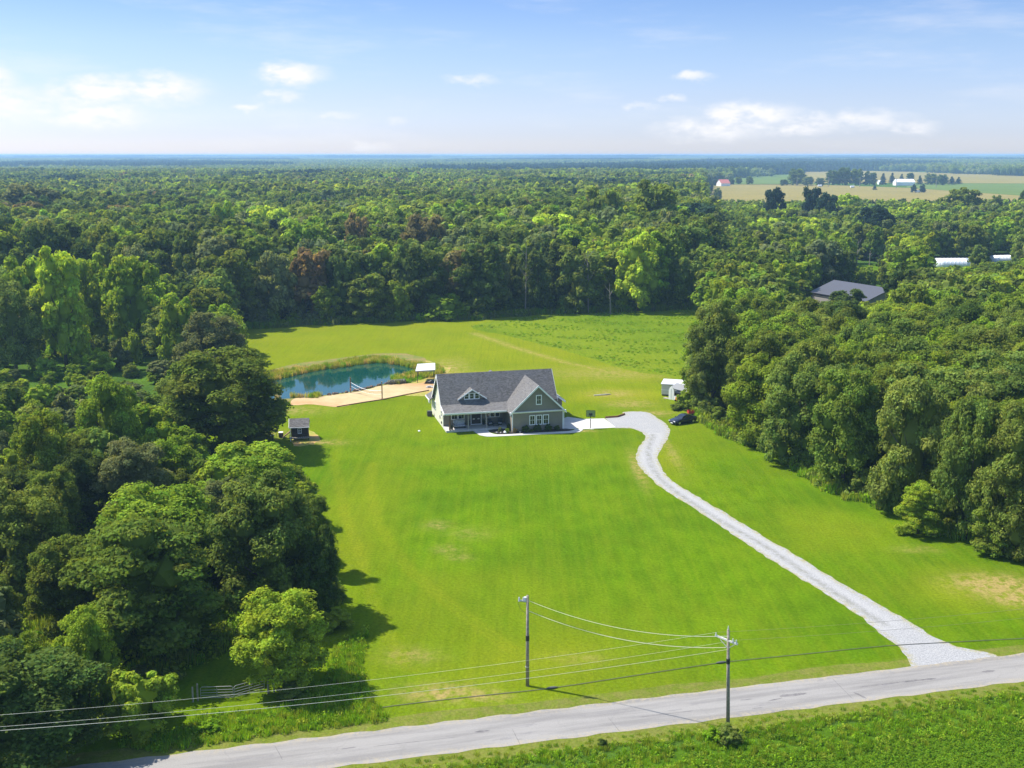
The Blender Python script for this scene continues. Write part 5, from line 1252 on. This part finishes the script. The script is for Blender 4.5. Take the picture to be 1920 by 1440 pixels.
def describe(t):
    px, py = proj(t['X'], t['Y'], 0); Y = t['Y']; h = t['h']
    size = 'low' if h < 4.5 else 'small' if h < 8 else 'mid-sized' if h < 12 else 'tall' if h < 17 else 'very tall'
    shp = {'round': 'round-crowned', 'oval': 'upright', 'layered': 'spreading', 'sparse': 'feathery', 'shrub': 'bushy', 'conifer': 'pointed'}[t['kind']]
    noun = {'shrub': 'shrub', 'conifer': 'evergreen'}.get(t['kind'], 'tree')
    if px < 560 and Y < 285:
        if pip(t['X'], t['Y'], SCRUB_G): pl = 'in the low thicket left of the oak'
        elif py > 1200: pl = 'in the lower left woods beside the road'
        elif py > 1020: pl = 'in the left woods beside the lower lawn'
        elif py > 880: pl = 'in the left woods below the playhouse'
        elif py > 760: pl = 'in the left woods level with the house'
        else: pl = 'in the left woods beyond the thicket'
    elif px > 1250 and Y < 330:
        pl = 'in right woods ' + ('behind the sheds' if py < 700 else 'behind the navy car' if py < 800 else 'along middle lawn edge' if px < 1700 else 'near right frame edge')
    elif Y > 900: pl = 'among the distant farm buildings'
    else:
        row = 'fronting the back woods' if Y < 320 else 'second rank of back woods' if Y < 360 else 'deep in back woods'
        pl = row + ' above ' + ('the thicket' if px < 300 else 'the oak' if px < 500 else 'the pond' if px < 800 else 'the house' if px < 1070 else 'the meadow' if px < 1330 else 'the right woods')
    return '%s %s %s %s %s' % (size, CNAME[t['tint']], shp, noun, pl)
groups = {}
for t in dec + con + shi:
    if not t['label']: groups.setdefault(describe(t), []).append(t)
for d_, lst in groups.items():
    lst.sort(key=lambda t: proj(t['X'], t['Y'], 0)[0])
    for k, t in enumerate(lst):
        words = d_.split()
        if len(lst) == 1: t['label'] = d_
        else:
            t['label'] = (('rightmost' if k == len(lst) - 1 else ORD[min(k, 33)]) + ' ' + d_) if k < 34 or k == len(lst) - 1 else d_
        w_ = t['label'].split()
        if len(w_) > 16: w_ = [q for q in w_ if q not in ('round-crowned', 'upright', 'spreading', 'feathery')]
        if len(w_) > 16: w_ = [q for q in w_ if q not in ('very', 'mid-sized')]
        t['label'] = ' '.join(w_[:16])
def jitt(c, r, a=.14): k = 1 + r.uniform(-a, a); return (c[0] * k * (1 + r.uniform(-.08, .08)), c[1] * k, c[2] * k * (1 + r.uniform(-.1, .1)), 1)
GRP = {'shrub': 'shrubs and scrub around the woods', 'pine': 'evergreens around the fields and woods', 'conifer': 'evergreens around the fields and woods', 'deciduous_tree': 'broadleaf trees of the woods'}
for t in dec + con + shi:
    kd = t['kind']; nm = {'shrub': 'shrub', 'conifer': 'evergreen_tree', 'pine': 'evergreen_tree'}.get(kd, 'deciduous_tree')
    root = thing(nm, t['label'], 'shrub' if kd == 'shrub' else 'tree', (t['X'], t['Y'], 0), 0, GRP.get(kd, GRP['deciduous_tree']))
    lod = 0 if t['Y'] < 215 else 1
    me = CR[{'pine': 'oval'}.get(kd, kd), rng.randrange(SPEC[{'pine': 'oval'}.get(kd, kd)]), lod]
    base = .02 if (kd == 'shrub' or t['Y'] > 230) else (.05 if t['Y'] > 110 else .08)
    if t['label'].startswith('round fresh green tree on its own'): base = .07
    Hm = 3.2 if kd == 'shrub' else 14. if kd == 'conifer' else 12.; Wm = 4. if kd == 'shrub' else 6. if kd == 'conifer' else 10.
    z0 = t['h'] * base; sc = (t['w'] / Wm * .96, t['w'] / Wm * .96, (t['h'] - z0) / Hm)
    o = inst('crown', me, root, (0, 0, z0), rng.uniform(0, 6.28), sc); o.color = jitt(TINT[t['tint']], rng)
    if kd != 'shrub': inst('trunk', TR[rng.randrange(4)], root, (0, 0, 0), rng.uniform(0, 6.28), (min(t['h'] / 12, t['w'] / 11),) * 2 + (t['h'] / 13,))

# ------------------------------------------------------------------ masses nobody could count (geometry-node scatter)
def gn_scatter(name, pts, vidx, rots, scls, tints, meshes, parent=None):
    cl_ = bpy.data.collections.new(name + '_sources')
    for k, me in enumerate(meshes):
        o = bpy.data.objects.new('%s_source_%02d' % (name, k), me); cl_.objects.link(o)
    me = bpy.data.meshes.new(name); n = len(pts); me.vertices.add(n); me.vertices.foreach_set('co', np.asarray(pts, np.float32).ravel())
    a = me.attributes.new('vi', 'INT', 'POINT'); a.data.foreach_set('value', np.asarray(vidx, np.int32))
    a = me.attributes.new('rot', 'FLOAT_VECTOR', 'POINT'); a.data.foreach_set('vector', np.asarray(rots, np.float32).ravel())
    a = me.attributes.new('scl', 'FLOAT_VECTOR', 'POINT'); a.data.foreach_set('vector', np.asarray(scls, np.float32).ravel())
    a = me.attributes.new('tint', 'FLOAT_COLOR', 'POINT'); a.data.foreach_set('color', np.asarray(tints, np.float32).ravel())
    o = bpy.data.objects.new(name, me); COL.objects.link(o); o['kind'] = 'stuff'
    ng = bpy.data.node_groups.new(name, 'GeometryNodeTree'); ng.interface.new_socket('Geometry', in_out='INPUT', socket_type='NodeSocketGeometry'); ng.interface.new_socket('Geometry', in_out='OUTPUT', socket_type='NodeSocketGeometry')
    N = ng.nodes; L = ng.links; gi = N.new('NodeGroupInput'); go = N.new('NodeGroupOutput'); ip = N.new('GeometryNodeInstanceOnPoints'); ci = N.new('GeometryNodeCollectionInfo')
    ci.inputs['Collection'].default_value = cl_; ci.inputs['Separate Children'].default_value = True; ci.inputs['Reset Children'].default_value = True
    def na(nm, ty): q = N.new('GeometryNodeInputNamedAttribute'); q.data_type = ty; q.inputs[0].default_value = nm; return [s for s in q.outputs if s.enabled and s.name == 'Attribute'][0]
    er = N.new('FunctionNodeEulerToRotation'); L.new(na('rot', 'FLOAT_VECTOR'), er.inputs[0])
    L.new(gi.outputs[0], ip.inputs['Points']); L.new(ci.outputs[0], ip.inputs['Instance']); ip.inputs['Pick Instance'].default_value = True
    L.new(na('vi', 'INT'), ip.inputs['Instance Index']); L.new(er.outputs[0], ip.inputs['Rotation']); L.new(na('scl', 'FLOAT_VECTOR'), ip.inputs['Scale']); L.new(ip.outputs[0], go.inputs[0])
    md = o.modifiers.new('scatter', 'NODES'); md.node_group = ng
    if parent: o.parent = parent
    return o

# the rest of the woods out to 1.6 km
src = [CR[k] for k in (('round', 0, 2), ('round', 1, 2), ('round', 2, 2), ('round', 3, 2), ('oval', 0, 2), ('oval', 1, 2), ('oval', 2, 2), ('oval', 3, 2), ('conifer', 0, 2), ('conifer', 1, 2), ('shrub', 0, 2), ('shrub', 1, 2))]
src += [CR[k] for k in (('round', 0, 3), ('round', 1, 3), ('round', 2, 3), ('round', 3, 3), ('oval', 0, 3), ('oval', 1, 3), ('oval', 2, 3), ('oval', 3, 3), ('conifer', 0, 3), ('conifer', 1, 3), ('shrub', 0, 3), ('shrub', 1, 3))]
pts, vi, ro, sc_, ti = [], [], [], [], []
for t in decrest + conrest + shrest:
    kd = t['kind']; far = t['Y'] > 620
    b_ = 10 + rng.randrange(2) if kd == 'shrub' else 8 + rng.randrange(2) if kd == 'conifer' else (4 + rng.randrange(4) if kd == 'oval' else rng.randrange(4))
    Hm = 3.2 if kd == 'shrub' else 14. if kd == 'conifer' else 12.; Wm = 4. if kd == 'shrub' else 6. if kd == 'conifer' else 10.
    pts.append((t['X'], t['Y'], t['h'] * .08)); vi.append(b_ + (12 if far else 0)); ro.append((0, 0, rng.uniform(0, 6.28))); sc_.append((t['w'] / Wm * 1.05, t['w'] / Wm * 1.05, t['h'] * .92 / Hm)); m_ = (.72 + .36 * vnoise(t['X'], t['Y'], 45) + .24 * vnoise(t['X'] + 70, t['Y'], 160)) if t['Y'] > 330 else 1; c4 = jitt(TINT[t['tint']], rng, .2); ti.append((c4[0] * m_, c4[1] * m_, c4[2] * m_, 1))
gn_scatter('woodland', pts, vi, ro, sc_, ti, src)

# woods from 1.6 km to the horizon: patches of canopy
def tile(seed, con=False):
    r = np.random.default_rng(seed); Q = []; LV = []; HV = []; iv, ifc = ico(); T_ = []
    for k in range(46):
        x, y = r.uniform(-34, 34, 2); h = r.uniform(9, 21); w = r.uniform(4, 8)
        if con: w *= .6; h *= 1.05
        n = 26; d = r.normal(size=(n, 3)); d[:, 2] = np.abs(d[:, 2]) * 1.1; d /= np.linalg.norm(d, axis=1)[:, None]
        pos = np.array([x, y, h * .55]) + d * np.array([w, w, h * .45]) * r.uniform(.85, 1.1, (n, 1)); nn = d + r.normal(size=(n, 3)) * .35 + np.array([0, 0, .3]); nn /= np.linalg.norm(nn, axis=1)[:, None]
        Q.append(leaf_quads(r, pos, nn, 1.7, .7)); lv = r.uniform(.55, 1.5); LV.append(lv * r.uniform(.75, 1.25, n)); HV.append(np.full(n, r.normal(.5, .012)))
        T_.append((iv * np.array([w * .92, w * .92, h * .42]) + np.array([x, y, h * .52]))[ifc])
    T_ = np.concatenate(T_); tl = np.ones(len(T_)) * .95
    return np_mesh('canopy_patch', np.concatenate(Q), T_, np.concatenate(LV + [tl]), np.concatenate(HV + [np.full(len(T_), .5)]), M_leafi)
tiles = [tile(s) for s in range(4)] + [tile(9, True), tile(10, True)]
pts, vi, ro, sc_, ti = [], [], [], [], []
Y = 1600.
while Y < 14480:
    step = 56 if Y < 4500 else 56 * Y / 4500.; half = .5 * Y + 120; X = -half
    while X < half:
        x, y = X + rng.uniform(-12, 12), Y + rng.uniform(-14, 14); X += step
        if pip(x, y, FIELD_G): continue
        nz = vnoise(x, y * .6, 520); nz2 = vnoise(x + 900, y * .5 + 300, 260)
        if y > 2300 and nz2 > .93 and x > 300: continue
        dark = nz > .62; k = step / 56.
        pts.append((x, y, -1 + (vnoise(x, y, 1500) * 6 if y > 4000 else 0))); vi.append(4 + rng.randrange(2) if dark else rng.randrange(4)); ro.append((0, 0, rng.uniform(0, 6.28))); sc_.append((k, k, rng.uniform(.85, 1.12) * (1.12 if dark else 1) * (1 if Y < 8000 else 1.5)))
        ti.append(jitt(TINT['cn'] if dark else TINT[pick(rng, [('md', 3), ('ol', 2), ('dk', 1.5), ('gy', 1)])], rng, .12))
    Y += step * .85
gn_scatter('far_woodland', pts, vi, ro, sc_, ti, tiles)

# tufts: weeds, reeds, soybean plants
def tuft(seed, n, h, spread, leaf, up, m, asp=.5):
    r = np.random.default_rng(seed); d = r.normal(size=(n, 3)); d[:, 2] = np.abs(d[:, 2]); d /= np.linalg.norm(d, axis=1)[:, None]
    pos = d * np.array([spread, spread, h]) * r.uniform(.35, 1, (n, 1)); nn = d * .6 + r.normal(size=(n, 3)) * .5 + np.array([0, 0, .5]); nn /= np.linalg.norm(nn, axis=1)[:, None]
    q = leaf_quads(r, pos, nn, leaf, asp); return np_mesh('tuft', q, np.zeros((0, 3, 3)), r.uniform(.7, 1.3, n), r.normal(.5, .01, n), m)
def blades(seed, n, h, spread, w, m):
    r = np.random.default_rng(seed); a = r.uniform(0, 6.28, n); rad = spread * np.sqrt(r.uniform(0, 1, n)); hh = h * r.uniform(.55, 1, n); le = r.normal(size=(n, 2)) * .14 * h
    bx = np.stack([np.cos(a) * rad, np.sin(a) * rad, np.zeros(n)], 1); tp = bx + np.stack([le[:, 0], le[:, 1], hh], 1); t = r.uniform(0, 6.28, n); wv = np.stack([np.cos(t), np.sin(t), np.zeros(n)], 1) * w
    mid = (bx + tp) / 2
    q = np.stack([bx - wv, bx + wv, mid + wv * .9 + (tp - mid) * .5, tp], 1); return np_mesh('blades', q, np.zeros((0, 3, 3)), r.uniform(.7, 1.3, n), r.normal(.5, .012, n), m)
tufts = [tuft(k, 46, .75, .5, .13, 1, M_leafi) for k in range(3)]
grasst = [blades(k, 46, .7, .45, .035, M_leafi) for k in range(3)]
reeds = [blades(20 + k, 42, 1.35, .6, .045, M_leafi) for k in range(3)]
soy = [tuft(40 + k, 34, .36, .34, .07, 1, M_leafi, .7) for k in range(3)]
def scatter_pts(poly, spacing, r, keep=None):
    xs = [q[0] for q in poly]; ys = [q[1] for q in poly]; gx, gy = np.meshgrid(np.arange(min(xs), max(xs), spacing), np.arange(min(ys), max(ys), spacing)); gx = gx.ravel(); gy = gy.ravel()
    gx = gx + r.uniform(-.5, .5, len(gx)) * spacing; gy = gy + r.uniform(-.5, .5, len(gy)) * spacing; ok = inpoly(gx, gy, poly)
    if keep is not None: ok &= keep(gx, gy)
    return gx[ok], gy[ok]
def do_scatter(name, xy, meshes, r, tints, s=(.7, 1.3), sz=None, z=0):
    x, y = xy; n = len(x); sc = r.uniform(*s, n); k = r.integers(0, len(tints), n); T_ = np.array([(*TINTX[t], 1) for t in tints])[k] * np.concatenate([r.uniform(.8, 1.2, (n, 1)).repeat(3, 1), np.ones((n, 1))], 1)
    zz = sc if sz is None else sc * r.uniform(*sz, n)
    return gn_scatter(name, np.stack([x, y, np.full(n, z)], 1), r.integers(0, len(meshes), n), np.stack([np.zeros(n), np.zeros(n), r.uniform(0, 6.28, n)], 1), np.stack([sc, sc, zz], 1), T_, meshes)
TINTX = dict(TINT); TINTX.update({'g1': (.21, .36, .018), 'g2': (.16, .30, .016), 'g3': (.28, .36, .035), 'rd': (.42, .40, .08), 'rd2': (.30, .36, .045), 'rd3': (.50, .40, .15), 'sy': (.13, .25, .014), 'sy2': (.17, .29, .018), 'ctl': (.17, .34, .018)})
R = np.random.default_rng(5)
def strip(s0, s1, t0, t1): return [RP(s, t0) for s in np.arange(s0, s1, 4)] + [RP(s, t1) for s in np.arange(s1, s0, -4)]
# weeds below the road, thicker in clumps
do_scatter('roadside_weeds', scatter_pts(strip(-30, 130, -ROADW - 1.5, -ROADW - 7), .34, R, lambda x, y: (.5 * np.sin(x * .9 + np.sin(y * 1.3) * 2) + .4 * np.sin(x * 2.3 + y * 1.7) + R.normal(0, 1.0, len(x)) > -.6)), tufts + grasst, R, ['g1', 'g2', 'g3', 'br', 'g1'], (.3, .7))
do_scatter('soybean_plants', scatter_pts(strip(-30, 130, -ROADW - 5.5, -ROADW - 27), .36, R), soy, R, ['sy', 'sy', 'sy2'], (.75, 1.05), (.7, 1.1))
do_scatter('verge_tufts', scatter_pts(strip(-30, 130, -ROADW - .5, -ROADW - 2.4), .6, R), grasst, R, ['g3', 'rd2', 'g2'], (.3, .55), (.4, .8))
# rough grass near the gate and along the left woods
roughg = [G(*q) for q in [(215, 1398), (330, 1372), (380, 1340), (520, 1335), (600, 1290), (640, 1200), (690, 1180), (680, 1250), (690, 1310), (730, 1352), (500, 1380), (300, 1410)]]
do_scatter('rough_grass', scatter_pts(roughg, .38, R), grasst + tufts[:1], R, ['g1', 'g3', 'g1', 'g2'], (.4, .9))
lw = [G(*q) for q in [(-100, 1440), (180, 1390), (300, 1290), (430, 1220), (640, 1130), (610, 1000), (560, 880), (450, 860), (200, 900), (-100, 1000)]]
do_scatter('woodland_undergrowth', scatter_pts(lw, .9, R), tufts + grasst, R, ['br', 'md', 'g2', 'ol'], (.8, 2.0))
# foot of the right woods
rl = [G(*q) for q in VL[14 - 5:]]
rl = [G(*q) for q in [(1300, 740), (1320, 785), (1390, 820), (1480, 862), (1560, 907), (1640, 945), (1700, 962), (1800, 1000), (1920, 1035), (2000, 1062)]]
wob = lambda x, y: segdist(x, y, rl) < 1.5 + .8 * np.sin(x * .8) + .6 * np.sin(y * 1.9)
xs_ = [q[0] for q in rl]; ys_ = [q[1] for q in rl]; bx_poly = [(min(xs_) - 3, min(ys_) - 3), (max(xs_) + 3, min(ys_) - 3), (max(xs_) + 3, max(ys_) + 3), (min(xs_) - 3, max(ys_) + 3)]
do_scatter('wood_edge_weeds', scatter_pts(bx_poly, .5, R, wob), tufts + grasst, R, ['g3', 'g2', 'ol', 'rd2', 'g1'], (.9, 2.2))
be = [G(*q) for q in [(455, 616), (590, 607), (770, 600), (880, 598), (1000, 588), (1180, 582), (1330, 577)]]
xs_ = [q[0] for q in be]; ys_ = [q[1] for q in be]; bxp = [(min(xs_) - 3, min(ys_) - 5), (max(xs_) + 3, min(ys_) - 5), (max(xs_) + 3, max(ys_) + 6), (min(xs_) - 3, max(ys_) + 6)]
do_scatter('back_edge_weeds', scatter_pts(bxp, .9, R, lambda x, y: segdist(x, y, be) < 2.2 + 1.0 * np.sin(x * .5)), tufts + grasst, R, ['g2', 'ol', 'md', 'gy'], (1.3, 3.0))
# reeds round the pond
wp = pond
def reedkeep(x, y):
    d = segdist(x, y, wp + [wp[0]]); inside = inpoly(x, y, wp); px = 960 + F * x / (y * cosP + H * sinP); near = (px < 735) & (y < 205) & (px > 600); near |= (y < 199) & (px > 598) & (px < 800)
    return ((inside & (d < .9)) | (~inside & (d < 3.3 + 1.2 * np.sin(x * .35)))) & ~near & (y > 188)
bk = [G(*q) for q in [(440, 770), (440, 690), (560, 676), (698, 658), (770, 658), (830, 680), (835, 700), (795, 712), (770, 719), (727, 721), (600, 752), (560, 762)]]
do_scatter('reeds', scatter_pts(bk, .55, R, lambda x, y: reedkeep(x, y) & (R.uniform(0, 1, len(x)) < .8)), reeds, R, ['rd', 'rd2', 'rd2', 'ctl', 'rd2', 'rd3'], (.55, 1.0))
gp = [G(*q) for q in [(737, 714), (757, 704), (795, 700), (800, 708), (770, 718), (740, 719)]]
do_scatter('green_rushes', scatter_pts(gp, .5, R), reeds[:1] + grasst, R, ['ctl', 'g2', 'ctl'], (.5, .9))
md_ = [G(*q) for q in [(885, 612), (1000, 592), (1180, 585), (1345, 579), (1340, 640), (1330, 720), (1240, 700), (1180, 693), (1080, 662), (960, 631)]]
do_scatter('meadow_growth', scatter_pts(md_, .9, R, lambda x, y: (np.sin(x * .31 + 2 * np.sin(y * .23)) + np.sin(y * .47 + x * .13) + R.normal(0, .8, len(x))) > .25), tufts + grasst, R, ['g2', 'g1', 'g2', 'br'], (.35, .9), (.3, .7))
ln_ = [G(*q) for q in [(1345, 838), (1420, 835), (1500, 880), (1540, 915), (1480, 880)]]

# ------------------------------------------------------------------ garden bed plants, single shrubs, dead trees
def small_shrub(X, Y, z, w, h, tint, label, grp=None, cat='shrub', lod=0):
    root = thing('shrub', label, cat, (X, Y, z), 0, grp); o = inst('foliage', CR['shrub', rng.randrange(3), lod], root, (0, 0, -.05), rng.uniform(0, 6.28), (w / 4, w / 4, h / 3.2)); o.color = (*TINTX[tint], 1); return root
for k, (lx, w, h, tn, lab) in enumerate([(12.2, 1.5, 1.1, 'dk', 'dark round shrub under the garage wall, leftmost of the four'), (14.1, 1.4, 1.15, 'dk', 'dark round shrub under the garage windows, second from left'), (15.9, 1.4, 1.15, 'dk', 'dark round shrub under the garage windows, third from left'), (17.3, 1.1, .8, 'dk', 'dark round shrub under the garage wall, rightmost and lowest'),
      (9.2, .9, .8, 'yg', 'yellow-green leafy plant at the inner corner of the bed'), (10.5, .85, .75, 'bn', 'orange-brown plant beside the yellow-green one in the bed'), (8.2, .7, .9, 'gy', 'grey spiky plant at the left end of the bed'), (13.2, .6, .4, 'ol', 'low olive plant in front of the round dark shrubs'), (9.9, .9, 1.1, 'dk', 'tall dark plant against the porch corner behind the yellow one')]):
    ly = -2.75 if lab.startswith(('yellow', 'orange', 'low')) else (-2.0 if lx < 10 else -2.85)
    if 'porch corner' in lab: ly = -1.0
    small_shrub(*HW(lx, ly), .1, w, h, tn, lab)
rk = random.Random(4)
for k, (lx, ly, s, m_, lab) in enumerate([(8.9, -2.75, .32, M_white, 'white rounded boulder in the bed left of the yellow plant'), (7.6, -2.35, .16, M_stone, 'small pale stone at the left corner of the bed'), (8.2, -2.5, .14, M_stone, 'small pale stone between the corner stone and the boulder'), (11.2, -3.0, .15, M_stone, 'small pale stone right of the orange plant')]):
    q = MB(); q.ball((0, 0, s * .4), (s, s * .8, s * .75), rk, 8, 6, .12); o = q.build('garden_stone', m_, None, loc=(*HW(lx, ly), .1)); tag(o, lab, 'stone')
for px, w_, h_, tn, lab, k in [((1365, 1392), 2.2, 1.3, 'ol', 'brown-green bush at the foot of the roadside utility pole', 0), ((1338, 1388), 1.8, 1.1, 'g1', 'bright weedy bush left of the roadside pole foot', 0), ((1130, 1400), .8, .7, 'dk', 'small dark weed clump below the road left of the pole', 0),
      ((1270, 768), 3.0, 1.2, 'ol', 'low olive bush between the sheds and the navy car', 0), ((265, 1272), 2.4, 1.2, 'gy', 'small grey shrub left above the gate', 0), ((548, 1308), 2.6, 1.3, 'ol', 'brownish olive brush right of the round tree trunk', 0), ((395, 1372), 2.0, 1.0, 'g1', 'bright low bush below the gate', 0),
      ((585, 606), 5, 3, 'gy', 'grey mounded bush at the back lawn corner', 1), ((630, 1180), 3.4, 2.0, 'g3', 'light green brush at the lawn edge beside the shadow', 0)]:
    small_shrub(*G(*px), 0, w_, h_, tn, lab)
# shrubs dressing the foot of the woods
edge_sh = []
for line, n, hr in (([(1300, 770), (1390, 815), (1480, 858), (1560, 903), (1640, 940), (1700, 960), (1800, 998), (1920, 1032)], 34, (1.6, 3.6)), ([(462, 612), (590, 603), (770, 597), (880, 595), (1000, 585), (1180, 579), (1322, 574)], 40, (2.5, 5.5)), ([(530, 880), (560, 930), (580, 1000), (600, 1080), (615, 1140)], 12, (1.5, 3.0))):
    g_ = smooth_line([G(*q) for q in line], .5)
    for k in range(n):
        x, y = g_[int((k + rk.random()) / n * (len(g_) - 1))]; edge_sh.append((x + rk.uniform(-1, 1), y + rk.uniform(0, 2.2), rk.uniform(*hr), line[0][0]))
lab3 = {1300: ('fronting the right woods', ['md', 'ol', 'br', 'dk']), 462: ('fronting the back woods', ['md', 'ol', 'dk', 'gy', 'br']), 530: ('fronting the left woods', ['br', 'md', 'g3'])}
items = []
for x, y, h, key in edge_sh:
    pl, tn = lab3[key]; tt = rk.choice(tn); px = proj(x, y, 0)[0]; sz = 'low' if h < 2.4 else 'rounded' if h < 3.8 else 'tall'
    nearby = ('near the sheds' if px < 1400 else 'near driveway bend' if px < 1600 else 'near the right frame edge') if key == 1300 else (('above the pond' if px < 800 else 'above the house' if px < 1060 else 'behind the meadow') if key == 462 else 'beside the tree shadows')
    items.append((px, x, y, h, tt, '%s %s shrub %s %s' % (sz, CNAME.get(tt, 'light green'), pl, nearby)))
items.sort(); tot = {}; seen = {}
for it in items: tot[it[5]] = tot.get(it[5], 0) + 1
for px, x, y, h, tt, lb in items:
    k = seen.get(lb, 0); seen[lb] = k + 1
    l2 = lb if tot[lb] == 1 else ('rightmost' if k == tot[lb] - 1 else ORD[k]) + ' ' + lb
    small_shrub(x, y, 0, h * rk.uniform(1.1, 1.5), h, tt, l2, 'undergrowth shrubs at the foot of the woods', lod=0 if y < 215 else 1)

def dead_tree(px, topy, label, seed, lean=0):
    c = G(*px); h = height_at(topy, c[1]); r = random.Random(seed); t = thing('dead_tree', label, 'tree', (*c, 0)); q = MB(); top = Vector((lean, 0, h)); q.tube([(0, 0, 0), top * .5, top], [.22, .14, .04], 6); q.build('trunk', M_deadwood, t)
    for k in range(7):
        z = r.uniform(.45, .9); a = r.uniform(0, 6.28); l = h * r.uniform(.12, .28); p = top * z; d = Vector((math.cos(a), math.sin(a), .9)).normalized() * l
        MB().tube([p, p + d * .6, p + d + Vector((0, 0, l * .15))], [.07, .05, .02], 5).build('branch', M_deadwood, t)
for a in [((775, 592), 478, 'bare grey dead tree at the back woods edge above the pond right end', 1, .5), ((1103, 586), 468, 'bare pale dead trunk at the back woods edge above the garage gable', 2, -.4), ((985, 588), 455, 'thin bare dead trunk in the back woods above the cross gable', 3, .3),
          ((1606, 500), 450, 'bare dead trunk standing left of the bright clearing', 4, 0), ((1630, 498), 470, 'short dead trunk at the clearing, middle one', 5, 0), ((1645, 490), 455, 'forked dead trunk right of the bright clearing', 6, 1.2), ((1145, 590), 530, 'low tangled dead branches at the meadow back edge', 7, -.5)]: dead_tree(*a)

# ------------------------------------------------------------------ haze
def haze(density, color, aniso=.2):
    m = bpy.data.materials.new('haze'); m.use_nodes = True; nt = m.node_tree; nt.nodes.clear(); o_ = nt.nodes.new('ShaderNodeOutputMaterial'); v = nt.nodes.new('ShaderNodeVolumePrincipled')
    v.inputs['Color'].default_value = (*color, 1); v.inputs['Density'].default_value = density; v.inputs['Anisotropy'].default_value = aniso; nt.links.new(v.outputs[0], o_.inputs['Volume'])
    o = MB().box(-15200, 15200, -400, 15200, -2.5, 46.5).build('haze', m); o['kind'] = 'stuff'
haze(1.5e-4, (.42, .68, 1.0))
